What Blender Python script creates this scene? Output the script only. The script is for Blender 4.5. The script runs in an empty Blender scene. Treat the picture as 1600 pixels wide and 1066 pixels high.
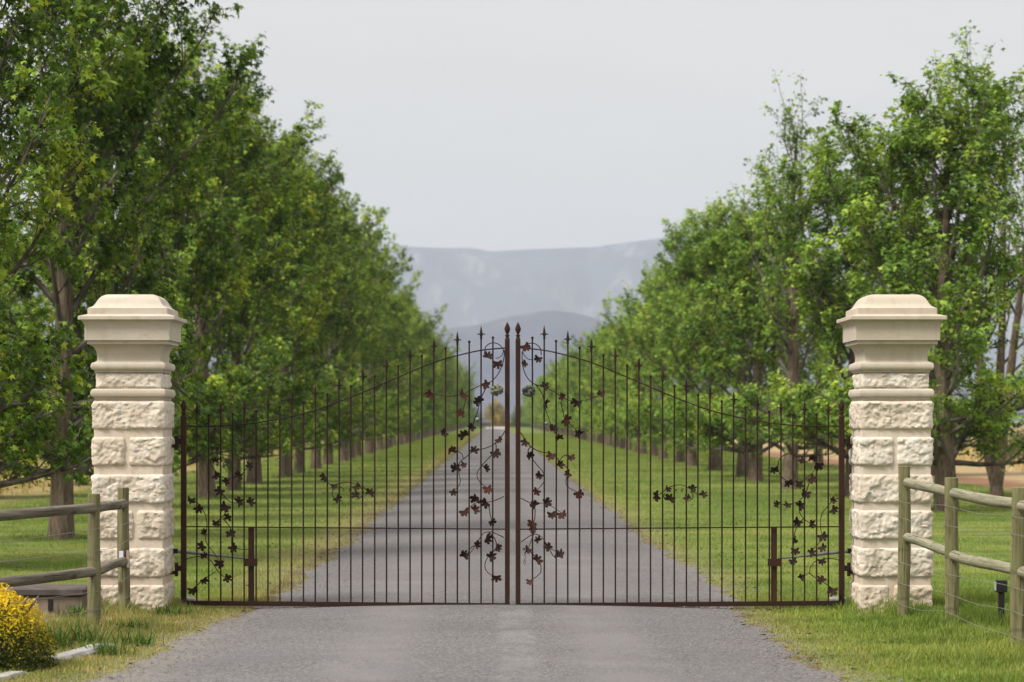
import bpy, math, random
import numpy as np
from mathutils import Vector, noise as mnoise

sc = bpy.context.scene
C = sc.collection
rad = math.radians
EYE = 1.53            # camera height
F = 3778.0            # focal length in photo pixels (85 mm)

# ------------------------------------------------------------------ camera
cam_d = bpy.data.cameras.new('camera'); cam = bpy.data.objects.new('camera', cam_d); C.objects.link(cam)
cam.location = (0, 0, EYE); cam.rotation_euler = (rad(90), 0, 0)
cam_d.sensor_width = 36; cam_d.lens = 85.0
cam_d.shift_x = 25 / 1600; cam_d.shift_y = 122 / 1600
cam_d.clip_start = 0.1; cam_d.clip_end = 60000
cam_d.dof.use_dof = True; cam_d.dof.focus_distance = 19.3; cam_d.dof.aperture_fstop = 3.2
sc.camera = cam

# ------------------------------------------------------------------ world, sun, exposure
SUN_EL, SUN_AZ = 50.0, 238.0          # azimuth clockwise from +Y: from the left, a little behind the camera
SKY_H = 0.59
w = bpy.data.worlds.new('World'); sc.world = w; w.use_nodes = True
nt = w.node_tree; nt.nodes.clear()
def wn(t, **k):
    n = nt.nodes.new(t)
    for a, b in k.items(): setattr(n, a, b)
    return n
out = wn('ShaderNodeOutputWorld'); bg = wn('ShaderNodeBackground')
sky = wn('ShaderNodeTexSky', sky_type='NISHITA', sun_disc=False)
sky.sun_elevation = rad(SUN_EL); sky.sun_rotation = rad(SUN_AZ); sky.dust_density = 4.0; sky.air_density = 1.0
tc = wn('ShaderNodeTexCoord'); sep = wn('ShaderNodeSeparateXYZ'); nt.links.new(tc.outputs['Generated'], sep.inputs[0])
zc = wn('ShaderNodeMath', operation='MAXIMUM'); nt.links.new(sep.outputs['Z'], zc.inputs[0]); zc.inputs[1].default_value = 0.0
# closed overcast deck: luminance rises evenly towards the zenith (standard overcast sky)
gr = wn('ShaderNodeMath', operation='MULTIPLY_ADD'); nt.links.new(zc.outputs[0], gr.inputs[0]); gr.inputs[1].default_value = 0.9; gr.inputs[2].default_value = 1.0
zz = wn('ShaderNodeMath', operation='ADD'); nt.links.new(zc.outputs[0], zz.inputs[0]); zz.inputs[1].default_value = 0.06
dv = wn('ShaderNodeVectorMath', operation='DIVIDE'); nt.links.new(tc.outputs['Generated'], dv.inputs[0])
cmb = wn('ShaderNodeCombineXYZ')
for i in range(3): nt.links.new(zz.outputs[0], cmb.inputs[i])
nt.links.new(cmb.outputs[0], dv.inputs[1])
cn = wn('ShaderNodeTexNoise'); cn.inputs['Scale'].default_value = 0.55; cn.inputs['Detail'].default_value = 5; cn.inputs['Roughness'].default_value = 0.5
nt.links.new(dv.outputs[0], cn.inputs['Vector'])
cr = wn('ShaderNodeMapRange'); nt.links.new(cn.outputs['Fac'], cr.inputs[0])
cr.inputs[1].default_value = 0.3; cr.inputs[2].default_value = 0.7; cr.inputs[3].default_value = 0.91; cr.inputs[4].default_value = 1.08
lum = wn('ShaderNodeMath', operation='MULTIPLY'); nt.links.new(gr.outputs[0], lum.inputs[0]); nt.links.new(cr.outputs[0], lum.inputs[1])
cl = wn('ShaderNodeVectorMath', operation='SCALE'); cl.inputs[0].default_value = (SKY_H * 1.035, SKY_H * 1.005, SKY_H * 0.965); nt.links.new(lum.outputs[0], cl.inputs['Scale'])
sk = wn('ShaderNodeVectorMath', operation='SCALE'); nt.links.new(sky.outputs[0], sk.inputs[0]); sk.inputs['Scale'].default_value = 0.10
mx = wn('ShaderNodeMix', data_type='VECTOR'); mx.inputs[0].default_value = 0.96
nt.links.new(sk.outputs[0], mx.inputs[4]); nt.links.new(cl.outputs[0], mx.inputs[5])
nt.links.new(mx.outputs[1], bg.inputs['Color']); bg.inputs['Strength'].default_value = 1.0
nt.links.new(bg.outputs[0], out.inputs[0])

sd = bpy.data.lights.new('sun', 'SUN'); so = bpy.data.objects.new('sun', sd); C.objects.link(so)
sd.energy = 4.2; sd.angle = rad(18); sd.color = (1.0, 0.95, 0.87)
az, el = rad(SUN_AZ), rad(SUN_EL)
sdir = Vector((math.sin(az) * math.cos(el), math.cos(az) * math.cos(el), math.sin(el)))
so.rotation_euler = (-sdir).to_track_quat('-Z', 'Y').to_euler(); so.location = (-10, -10, 20)

sc.view_settings.view_transform = 'Standard'; sc.view_settings.look = 'None'
sc.view_settings.exposure = 0.3; sc.view_settings.gamma = 1.0; sc.view_settings.use_curve_mapping = False
sc.render.engine = 'CYCLES'
cy = sc.cycles
cy.use_denoising = True
cy.max_bounces = 5; cy.diffuse_bounces = 2; cy.glossy_bounces = 2; cy.transmission_bounces = 4; cy.volume_bounces = 0; cy.transparent_max_bounces = 6
cy.caustics_reflective = False; cy.caustics_refractive = False

# ------------------------------------------------------------------ helpers
def tag(o, label=None, cat=None, group=None, kind=None):
    if label: o['label'] = label
    if cat: o['category'] = cat
    if group: o['group'] = group
    if kind: o['kind'] = kind
    return o
def empty(name, loc=(0, 0, 0), rz=0.0, label=None, cat=None, group=None):
    o = bpy.data.objects.new(name, None); C.objects.link(o); o.location = loc; o.rotation_euler = (0, 0, rz)
    o.empty_display_size = 0.1
    return tag(o, label, cat, group)
def link(name, me, parent=None):
    o = bpy.data.objects.new(name, me); C.objects.link(o)
    if parent: o.parent = parent
    return o
def np_mesh(name, V, Fc, mat=None, smooth=False, attr=None, sharp=None):
    """V (n,3), Fc (m,k) uniform polygons, or a list of those arrays"""
    me = bpy.data.meshes.new(name)
    V = np.asarray(V, np.float32)
    if not isinstance(Fc, list): Fc = [Fc]
    Fc = [np.asarray(f, np.int32) for f in Fc if len(f)]
    me.vertices.add(len(V)); me.vertices.foreach_set('co', V.ravel())
    nl = sum(f.size for f in Fc); npo = sum(len(f) for f in Fc)
    me.loops.add(nl); me.polygons.add(npo)
    me.loops.foreach_set('vertex_index', np.concatenate([f.ravel() for f in Fc]))
    st, s0 = [], 0
    for f in Fc:
        st.append(s0 + np.arange(len(f)) * f.shape[1]); s0 += f.size
    me.polygons.foreach_set('loop_start', np.concatenate(st).astype(np.int32))
    if smooth: me.polygons.foreach_set('use_smooth', np.ones(npo, bool))
    if attr is not None:
        a = me.attributes.new('tint', 'FLOAT', 'POINT'); a.data.foreach_set('value', np.asarray(attr, np.float32))
    me.update(calc_edges=True); me.validate()
    if mat: me.materials.append(mat)
    if sharp is not None: me.set_sharp_from_angle(angle=rad(sharp))
    return me

class MB:
    def __init__(s): s.v = []; s.f = []
    def add(s, V, Fs):
        o = len(s.v); s.v += [tuple(p) for p in V]; s.f += [tuple(i + o for i in f) for f in Fs]; return s
    def box(s, x0, x1, y0, y1, z0, z1, b=0.0):
        if b <= 0:
            V = [(x, y, z) for z in (z0, z1) for x, y in ((x0, y0), (x1, y0), (x1, y1), (x0, y1))]
            return s.add(V, [(3, 2, 1, 0), (4, 5, 6, 7), (0, 1, 5, 4), (1, 2, 6, 5), (2, 3, 7, 6), (3, 0, 4, 7)])
        hx, hy = (x1 - x0) / 2, (y1 - y0) / 2
        return s.sweep([(hx - b, hy - b, z0), (hx, hy, z0 + b), (hx, hy, z1 - b), (hx - b, hy - b, z1)], b, ((x0 + x1) / 2, (y0 + y1) / 2))
    def sweep(s, prof, ch, c=(0, 0)):
        """square profile sweep with chamfered corners; prof = (half x, half y, z)"""
        V = []; Fs = []
        for hx, hy, z in prof:
            e = min(ch, hx * .9, hy * .9)
            for x, y in ((-hx + e, -hy), (hx - e, -hy), (hx, -hy + e), (hx, hy - e), (hx - e, hy), (-hx + e, hy), (-hx, hy - e), (-hx, -hy + e)):
                V.append((c[0] + x, c[1] + y, z))
        n = len(prof)
        for i in range(n - 1):
            for k in range(8):
                a, b = i * 8 + k, i * 8 + (k + 1) % 8
                Fs.append((a, b, b + 8, a + 8))
        Fs.append(tuple(reversed(range(8)))); Fs.append(tuple(range((n - 1) * 8, n * 8)))
        return s.add(V, Fs)
    def tube(s, P, R, n=8, caps=True):
        P = [Vector(p) for p in P]
        if not hasattr(R, '__len__'): R = [R] * len(P)
        V = []; Fs = []; ref = None
        for i, p in enumerate(P):
            t = (P[min(i + 1, len(P) - 1)] - P[max(i - 1, 0)])
            if t.length < 1e-9: t = Vector((0, 0, 1))
            t.normalize()
            if ref is None: ref = Vector((1, 0, 0)) if abs(t.x) < .8 else Vector((0, 1, 0))
            u = (ref - t * ref.dot(t)).normalized(); v = t.cross(u); ref = u
            for k in range(n):
                a = 2 * math.pi * k / n
                V.append(p + (u * math.cos(a) + v * math.sin(a)) * R[i])
        for i in range(len(P) - 1):
            for k in range(n):
                a, b = i * n + k, i * n + (k + 1) % n
                Fs.append((a, b, b + n, a + n))
        if caps: Fs.append(tuple(reversed(range(n)))); Fs.append(tuple(range((len(P) - 1) * n, len(P) * n)))
        return s.add(V, Fs)
    def lathe(s, prof, n=10, c=(0, 0, 0)):
        return s.tube([(c[0], c[1], c[2] + z) for r, z in prof], [max(r, 1e-4) for r, z in prof], n)
    def ball(s, c, r, n=8, m=5):
        return s.lathe([(r * math.sin(math.pi * i / m), -r * math.cos(math.pi * i / m)) for i in range(m + 1)], n, c)
    def mesh(s, name, mat, smooth=True, sharp=35):
        me = bpy.data.meshes.new(name); me.from_pydata(s.v, [], s.f); me.update()
        if mat: me.materials.append(mat)
        if smooth:
            me.polygons.foreach_set('use_smooth', np.ones(len(me.polygons), bool)); me.set_sharp_from_angle(angle=rad(sharp))
        return me
    def build(s, name, mat, parent=None, smooth=True, sharp=35):
        return link(name, s.mesh(name, mat, smooth, sharp), parent)

def smoothpath(P, sub=5):
    P = [Vector(p) for p in P]
    if len(P) < 3: return P
    out = []
    for i in range(len(P) - 1):
        p0, p1, p2, p3 = P[max(i - 1, 0)], P[i], P[i + 1], P[min(i + 2, len(P) - 1)]
        for k in range(sub):
            t = k / sub
            out.append(0.5 * ((2 * p1) + (p2 - p0) * t + (2 * p0 - 5 * p1 + 4 * p2 - p3) * t * t + (3 * p1 - p0 - 3 * p2 + p3) * t ** 3))
    out.append(P[-1]); return out

# ------------------------------------------------------------------ materials
class NT:
    def __init__(s, name):
        s.m = bpy.data.materials.new(name); s.m.use_nodes = True; s.t = s.m.node_tree; s.t.nodes.clear()
        s.out = s.n('ShaderNodeOutputMaterial')
    def n(s, t, **k):
        x = s.t.nodes.new(t)
        for a, b in k.items(): setattr(x, a, b)
        return x
    def l(s, a, b): s.t.links.new(a, b)
    def put(s, sock, v):
        if hasattr(v, 'is_linked') or isinstance(v, bpy.types.NodeSocket): s.l(v, sock)
        elif v is not None:
            if isinstance(v, tuple) and len(v) == 3 and sock.type == 'RGBA': v = (*v, 1)
            sock.default_value = v
    def pos(s): return s.n('ShaderNodeNewGeometry').outputs['Position']
    def obj(s): return s.n('ShaderNodeTexCoord').outputs['Object']
    def noise(s, vec, scale, detail=4, rough=.55, out='Fac'):
        x = s.n('ShaderNodeTexNoise'); s.l(vec, x.inputs['Vector'])
        x.inputs['Scale'].default_value = scale; x.inputs['Detail'].default_value = detail; x.inputs['Roughness'].default_value = rough
        return x.outputs[out]
    def vor(s, vec, scale, out='Distance', feature='F1'):
        x = s.n('ShaderNodeTexVoronoi', feature=feature); s.l(vec, x.inputs['Vector']); x.inputs['Scale'].default_value = scale
        return x.outputs[out]
    def math(s, op, a, b=None, c=None, clamp=False):
        x = s.n('ShaderNodeMath', operation=op); x.use_clamp = clamp; s.put(x.inputs[0], a)
        if b is not None: s.put(x.inputs[1], b)
        if c is not None: s.put(x.inputs[2], c)
        return x.outputs[0]
    def rng(s, v, a, b, c=0.0, d=1.0, smooth=True):
        x = s.n('ShaderNodeMapRange', interpolation_type='SMOOTHSTEP' if smooth else 'LINEAR'); s.put(x.inputs[0], v)
        for i, q in enumerate((a, b, c, d)): s.put(x.inputs[i + 1], q)
        return x.outputs[0]
    def mix(s, f, a, b, blend='MIX'):
        x = s.n('ShaderNodeMix', data_type='RGBA', blend_type=blend); s.put(x.inputs[0], f); s.put(x.inputs[6], a); s.put(x.inputs[7], b)
        return x.outputs[2]
    def vscale(s, v, sx, sy, sz):
        x = s.n('ShaderNodeVectorMath', operation='MULTIPLY'); s.l(v, x.inputs[0]); x.inputs[1].default_value = (sx, sy, sz); return x.outputs[0]
    def sep(s, v):
        x = s.n('ShaderNodeSeparateXYZ'); s.l(v, x.inputs[0]); return x.outputs
    def attr(s, name='tint'):
        return s.n('ShaderNodeAttribute', attribute_name=name).outputs['Fac']
    def rand(s): return s.n('ShaderNodeObjectInfo').outputs['Random']
    def bump(s, h, strength=.5, dist=.01, normal=None):
        x = s.n('ShaderNodeBump'); x.inputs['Strength'].default_value = strength; x.inputs['Distance'].default_value = dist
        s.l(h, x.inputs['Height'])
        if normal is not None: s.l(normal, x.inputs['Normal'])
        return x.outputs[0]
    def bsdf(s, col, rough=.8, metal=0.0, spec=.3, normal=None):
        p = s.n('ShaderNodeBsdfPrincipled'); s.put(p.inputs['Base Color'], col); s.put(p.inputs['Roughness'], rough)
        p.inputs['Metallic'].default_value = metal; p.inputs['Specular IOR Level'].default_value = spec
        if normal is not None: s.l(normal, p.inputs['Normal'])
        s.l(p.outputs[0], s.out.inputs[0]); return p
    def leaf(s, col, transl=.35, rough=.5, spec=.3):
        p = s.n('ShaderNodeBsdfPrincipled'); s.put(p.inputs['Base Color'], col); p.inputs['Roughness'].default_value = rough; p.inputs['Specular IOR Level'].default_value = spec
        t = s.n('ShaderNodeBsdfTranslucent'); c2 = s.mix(1.0, col, (1.25, 1.15, .55), 'MULTIPLY'); s.l(c2, t.inputs[0])
        x = s.n('ShaderNodeMixShader'); x.inputs[0].default_value = transl
        s.l(p.outputs[0], x.inputs[1]); s.l(t.outputs[0], x.inputs[2]); s.l(x.outputs[0], s.out.inputs[0])

def ramp(N, f, stops):
    x = N.n('ShaderNodeValToRGB'); N.l(f, x.inputs[0]); e = x.color_ramp.elements
    while len(e) < len(stops): e.new(.5)
    for q, (p, c) in zip(e, stops): q.position = p; q.color = (*c, 1)
    return x.outputs[0]

ROAD_L, ROAD_R = -1.95, 1.92
def lawn_color(N):
    P = N.pos(); X, Y, Z = N.sep(P)
    n1 = N.noise(P, .35, 3); n2 = N.noise(P, 2.2, 4); n3 = N.noise(P, 14, 3); n_shade = N.noise(N.vscale(P, .25, 1.0, 1), 1.3, 4)
    g = ramp(N, n2, [(.28, (.090, .152, .026)), (.5, (.150, .222, .042)), (.74, (.240, .305, .070))])
    g = N.mix(N.math('MULTIPLY', N.rng(n1, .38, .62), .7), g, (.285, .31, .085))
    g = N.mix(N.math('MULTIPLY', N.rng(n_shade, .46, .64), .65), g, (.062, .125, .018))  # darker cross stripes: soft tree shade put into the grass colour
    g = N.mix(N.math('MULTIPLY', N.rng(n3, .35, .75), .35), g, (.30, .31, .10))
    # dry straw and bare soil along the road edge
    dr = N.math('SUBTRACT', X, ROAD_R); dl = N.math('SUBTRACT', ROAD_L, X)
    d = N.math('MAXIMUM', dr, dl)
    dd = N.math('ADD', d, N.math('MULTIPLY', N.math('SUBTRACT', n2, .5), 1.5))
    nearL = N.math('MULTIPLY', N.rng(X, -1.5, -2.0), N.rng(Y, 19.9, 18.6))
    dry = N.math('MULTIPLY', N.rng(N.math('ADD', dd, N.rng(X, 0, .1, 0, .22)), .85, .05), N.rng(n3, .3, .6, .4, .85))
    dry = N.math('MAXIMUM', dry, N.math('MULTIPLY', nearL, N.rng(n2, .34, .56, .2, .85)))
    g = N.mix(dry, g, N.mix(N.rng(n3, .35, .65), (.42, .33, .18), (.28, .26, .10)))
    soil = N.math('MULTIPLY', N.rng(N.math('ADD', d, N.math('MULTIPLY', N.math('SUBTRACT', n3, .5), .5)), .12, .0), N.rng(n2, .42, .62, .1, .85))
    g = N.mix(soil, g, (.17, .12, .075))
    # fields beyond the rows: straw, red soil track
    xs = N.math('ADD', X, N.math('MULTIPLY', N.math('SUBTRACT', n1, .5), 2.0))
    straw = N.mix(N.rng(n2, .35, .65), (.50, .36, .17), (.36, .30, .12))
    straw = N.mix(N.rng(N.noise(P, .12, 3), .45, .62), straw, (.24, .23, .075))
    fr = N.math('MULTIPLY', N.rng(xs, 10.6, 11.6), N.rng(Y, 34, 44))
    g = N.mix(fr, g, N.mix(N.rng(xs, 12.2, 13.4), (.34, .19, .115), (.50, .37, .20)))
    fl = N.math('MULTIPLY', N.rng(xs, -8.2, -9.6), N.rng(Y, 36, 46))
    g = N.mix(fl, g, straw)
    far = N.rng(Y, 470, 520)
    return N.mix(far, g, N.mix(N.noise(P, .01, 3), (.33, .27, .15), (.16, .17, .06))), P

def mat_ground():
    N = NT('lawn_ground'); g, P = lawn_color(N)
    N.bsdf(N.mix(1.0, g, (.66, .66, .66), 'MULTIPLY'), .95, 0, .1, N.bump(N.noise(P, 40, 4), .6, .02)); return N.m
def mat_blade():
    N = NT('grass_blade'); g, P = lawn_color(N)
    a = N.attr(); g = N.mix(1.0, g, ramp(N, a, [(0, (.75, .85, .7)), (.6, (1.1, 1.15, 1.0)), (1, (1.55, 1.45, 1.5))]), 'MULTIPLY')
    N.leaf(g, .3, .6, .12); return N.m
def mat_road():
    N = NT('chip_seal'); P = N.pos(); X, Y, Z = N.sep(P)
    cell = N.vor(P, 75, 'Color'); cr, cg, cb = N.sep(cell)
    dist = N.vor(P, 75)
    c = ramp(N, cr, [(0, (.050, .047, .049)), (.3, (.125, .118, .121)), (.75, (.165, .157, .160)), (1, (.27, .258, .258))])
    fine = N.noise(P, 240, 2); c = N.mix(N.math('MULTIPLY', fine, .35), c, (.12, .115, .11))
    n = N.noise(N.vscale(P, .5, 1, 1), .9, 5); c = N.mix(N.rng(n, .38, .66, 0, .5), c, N.mix(1.0, c, (.72, .71, .72), 'MULTIPLY'))
    # worn wheel tracks, paler and smoother
    ax = N.math('ABSOLUTE', N.math('SUBTRACT', N.math('ABSOLUTE', N.math('ADD', X, .02)), .78))
    tr = N.math('MULTIPLY', N.rng(ax, .42, .08), N.rng(N.noise(P, 1.7, 3), .3, .6, .25, .7))
    c = N.mix(tr, c, (.182, .172, .175))
    st = N.noise(N.vscale(P, .35, 2.2, 1), 1.4, 4); c = N.mix(N.rng(st, .46, .66, 0, .3), c, (.135, .124, .126))
    tree_shade = N.noise(N.vscale(P, .12, .8, 1), 1.0, 3); c = N.mix(N.math('MULTIPLY', N.rng(tree_shade, .36, .56), N.rng(Y, 19.0, 21.0, .15, .4)), c, (.125, .115, .119))  # tree shadows across the drive painted into its colour, stronger beyond the gate
    sp = N.math('MULTIPLY', N.rng(N.math('ABSOLUTE', N.math('SUBTRACT', N.math('ADD', X, N.math('MULTIPLY', N.noise(P, 4, 3), .10)), .19)), .16, .07), N.rng(Y, 19.5, 19.2)); c = N.mix(N.math('MULTIPLY', sp, N.rng(N.noise(P, 2.3, 3), .35, .6, .0, .4)), c, (.225, .215, .21))
    pt = N.noise(N.vscale(P, 1.3, .8, 1), .8, 2); c = N.mix(N.rng(pt, .60, .64, 0, .30), c, (.125, .125, .135))
    # sandy dust towards the edges
    e = N.math('ADD', N.math('ABSOLUTE', X), N.math('MULTIPLY', N.noise(P, 3, 4), .5))
    c = N.mix(N.rng(e, 1.95, 2.5, 0, .4), c, (.25, .215, .17))
    far = N.rng(Y, 380, 400); c = N.mix(far, c, (.6, .56, .5))
    h = N.math('ADD', N.math('MULTIPLY', dist, -1.0), N.math('MULTIPLY', n, .8))
    N.bsdf(c, .9, 0, .25, N.bump(h, .45, .007)); return N.m
def mat_stone(name, a, b, c, rough_bump):
    N = NT(name); P = N.obj(); r = N.rand()
    off = N.n('ShaderNodeVectorMath', operation='ADD'); N.l(P, off.inputs[0])
    cb = N.n('ShaderNodeCombineXYZ'); N.l(N.math('MULTIPLY', r, 37.0), cb.inputs[0]); N.l(N.math('MULTIPLY', r, 91.0), cb.inputs[2]); N.l(cb.outputs[0], off.inputs[1]); P = off.outputs[0]
    n1 = N.noise(P, 3.2, 5, .6); n2 = N.noise(N.vscale(P, 1, 1, 2.2), 9, 5, .65); n3 = N.noise(P, 60, 3)
    col = N.mix(N.rng(n1, .35, .68), a, b); col = N.mix(N.rng(n2, .47, .70, 0, .8), col, c); col = N.mix(N.rng(r, .35, 1.0, 0, .5), col, c)
    col = N.mix(N.math('MULTIPLY', N.rng(N.noise(P, 22, 4, .7), .58, .75), .35), col, (.40, .33, .24))
    col = N.mix(N.math('MULTIPLY', n3, .22), col, (.42, .36, .28))
    # streaks of grime washed down the faces
    sx = N.noise(N.vscale(P, 7, 7, .9), 1.6, 4, .6); col = N.mix(N.rng(sx, .50, .72, 0, .5), col, (.36, .31, .24))
    zw = N.sep(N.pos())[2]; spl = N.math('MULTIPLY', N.rng(N.math('ADD', zw, N.math('MULTIPLY', n1, .6)), .95, .25), .5); col = N.mix(spl, col, (.52, .40, .28))
    h = N.math('ADD', N.math('MULTIPLY', N.noise(P, 28, 6, .65), 1.0), N.math('MULTIPLY', n3, .3))
    N.bsdf(col, .9, 0, .2, N.bump(h, rough_bump, .012)); return N.m
def mat_iron(name, dark, rust, amt):
    N = NT(name); P = N.obj(); r = N.rand()
    n = N.noise(P, 7, 6, .65); n2 = N.noise(P, 45, 4, .6); f = N.math('ADD', n, N.math('MULTIPLY', N.math('SUBTRACT', r, .5), .35))
    c = N.mix(N.rng(f, amt, amt + .3), dark, rust); c = N.mix(N.math('MULTIPLY', n2, .35), c, N.mix(1, c, (.55, .5, .48), 'MULTIPLY'))
    N.bsdf(c, N.rng(n, .3, .7, .6, .9), 0.0, .16, N.bump(n2, .3, .002)); return N.m
def mat_wood(name, a, b, c):
    N = NT(name); P = N.obj(); r = N.rand()
    g = N.noise(N.vscale(P, 42, 42, 2.2), 1.0, 5, .6)          # grain along local z
    n = N.noise(P, 5, 4); st = N.noise(N.vscale(P, 9, 9, 1.1), 1.0, 4)
    col = N.mix(N.rng(g, .33, .66), a, b); col = N.mix(N.rng(n, .45, .7, 0, .7), col, c)
    col = N.mix(N.rng(st, .52, .7, 0, .6), col, (.085, .07, .048))
    crack = N.noise(N.vscale(P, 75, 75, 1.2), 1.0, 2); ck = N.rng(crack, .645, .69)
    col = N.mix(N.math('MULTIPLY', ck, .8), col, (.035, .028, .02))
    col = N.mix(N.math('MULTIPLY', r, .25), col, (.22, .20, .13))
    rn = N.noise(N.vscale(P, 2, 2, 13), 1.0, 3); col = N.mix(N.rng(rn, .56, .66, 0, .45), col, (.06, .05, .034))
    kd = N.vor(N.vscale(P, 7, 7, 3.2), 1.0); kn = N.rng(kd, .24, .12); col = N.mix(N.math('MULTIPLY', kn, .75), col, (.045, .033, .02))
    h = N.math('SUBTRACT', N.math('MULTIPLY', g, .8), N.math('ADD', ck, N.math('MULTIPLY', kn, .5)))
    N.bsdf(col, .85, 0, .2, N.bump(h, .9, .009)); return N.m
def mat_bark():
    N = NT('bark'); P = N.obj()
    v = N.noise(N.vscale(P, 26, 26, 5), 1.0, 5, .65); n = N.noise(P, 2.2, 4)
    c = ramp(N, v, [(.3, (.066, .047, .034)), (.5, (.155, .114, .084)), (.72, (.28, .215, .165))])
    c = N.mix(N.rng(n, .5, .72, 0, .4), c, (.20, .185, .15))
    N.bsdf(c, .95, 0, .1, N.bump(v, 1.0, .03)); return N.m
def mat_branch():
    N = NT('branch_bark'); P = N.obj(); n = N.noise(P, 6, 4); n2 = N.noise(P, 1.3, 3)
    c = N.mix(N.rng(n, .35, .7), (.06, .046, .036), (.14, .118, .10)); c = N.mix(N.rng(n2, .5, .66, 0, .6), c, (.33, .30, .27))
    N.bsdf(c, .9, 0, .15, N.bump(n, .5, .01)); return N.m
def mat_leaf(name, stops, transl=.30):
    N = NT(name); a = N.attr(); r = N.rand()
    f = N.math('ADD', a, N.math('MULTIPLY', N.math('SUBTRACT', r, .5), .22), clamp=True)
    N.leaf(ramp(N, f, stops), transl, .55, .14); return N.m
def flat(name, col, rough=.6, metal=0.0, var=.25, scale=12, spec=.3):
    N = NT(name); P = N.obj(); n = N.noise(P, scale, 5, .6)
    c = N.mix(N.rng(n, .35, .7), col, tuple(q * (1 - var) for q in col))
    N.bsdf(c, rough, metal, spec, N.bump(N.noise(P, scale * 5, 3), .25, .003)); return N.m

M = {}
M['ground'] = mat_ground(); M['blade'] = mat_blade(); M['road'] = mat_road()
M['dressed'] = mat_stone('dressed_sandstone', (.54, .485, .415), (.48, .43, .36), (.47, .395, .305), .2)
M['rock'] = mat_stone('rock_faced_sandstone', (.73, .675, .595), (.62, .55, .46), (.60, .49, .37), .7)
M['joint'] = mat_stone('sandstone_joint', (.68, .585, .49), (.62, .51, .41), (.64, .565, .47), .3)
M['iron'] = mat_iron('dark_wrought_iron', (.022, .0125, .0095), (.050, .022, .014), .5)
M['rust'] = mat_iron('rusty_iron', (.036, .0165, .011), (.066, .026, .016), .46)
M['redrust'] = mat_iron('red_rust_iron', (.058, .021, .014), (.095, .036, .023), .5)
M['silver'] = flat('galvanised_steel', (.24, .245, .25), .5, .5, .3)
M['black'] = flat('black_plastic', (.02, .02, .02), .5)
M['post'] = mat_wood('weathered_post', (.105, .096, .044), (.225, .205, .105), (.130, .145, .055))
M['rail'] = mat_wood('grey_weathered_rail', (.085, .072, .054), (.20, .175, .138), (.12, .10, .07))
M['railg'] = mat_wood('greenish_rail', (.16, .152, .10), (.33, .31, .22), (.19, .20, .12))
M['bark'] = mat_bark(); M['branch'] = mat_branch()
M['leafL'] = mat_leaf('avenue_leaf_dark', [(0, (.034, .068, .010)), (.33, (.092, .170, .021)), (.66, (.225, .345, .042)), (1, (.46, .52, .06))])
M['leafR'] = mat_leaf('avenue_leaf_light', [(0, (.052, .102, .016)), (.35, (.140, .248, .037)), (.68, (.285, .425, .064)), (1, (.48, .56, .09))])
M['leafY'] = mat_leaf('yellow_tree_leaf', [(0, (.10, .09, .02)), (.5, (.30, .23, .04)), (1, (.48, .36, .07))])
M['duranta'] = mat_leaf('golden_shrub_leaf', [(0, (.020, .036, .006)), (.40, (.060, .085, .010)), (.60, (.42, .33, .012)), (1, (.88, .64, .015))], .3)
M['vineyard'] = mat_leaf('vine_leaf', [(0, (.05, .07, .02)), (.5, (.11, .125, .04)), (1, (.24, .20, .07))])
M['weed'] = mat_leaf('weed_leaf', [(0, (.035, .075, .012)), (.5, (.075, .135, .022)), (1, (.16, .21, .05))])
M['concrete'] = flat('pale_concrete', (.36, .35, .325), .9, 0, .35, 9)
M['boxwall'] = flat('pinkish_plaster', (.27, .205, .165), .9, 0, .35, 7)
M['slab'] = flat('dark_slab', (.115, .092, .088), .8, 0, .4, 8)
M['wire'] = flat('galvanised_wire', (.33, .32, .30), .5, .5, .3, 40)
M['dryleaf'] = flat('dry_leaf', (.20, .105, .045), .9, 0, .4, 30)
M['pebble'] = flat('pebble', (.185, .172, .165), .9, 0, .5, 30)

rng = np.random.default_rng(7); random.seed(7)
def px(p, y, Y): return ((p - 775) / F * Y, Y, EYE - (y - 655) / F * Y)

# ------------------------------------------------------------------ ground and road
def grid_mesh(name, xs, ys, zf, mat, smooth=True):
    X, Y = np.meshgrid(xs, ys); Z = zf(X, Y); V = np.stack([X, Y, Z], -1).reshape(-1, 3)
    nx, ny = len(xs), len(ys); i = np.arange(nx - 1)[None] + np.arange(ny - 1)[:, None] * nx; i = i.ravel()
    return np_mesh(name, V, np.stack([i, i + 1, i + nx + 1, i + nx], 1), mat, smooth)
g = link('ground', grid_mesh('ground', np.array([-8500, -2000, -400, -60, -20, 0, 20, 60, 400, 2000, 8500.]), np.array([-300, 0, 10, 20, 40, 80, 200, 600, 2000, 5000, 10400.]), lambda x, y: x * 0, M['ground']))
tag(g, 'lawn verges and open fields on either side of the drive', kind='structure')

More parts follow.
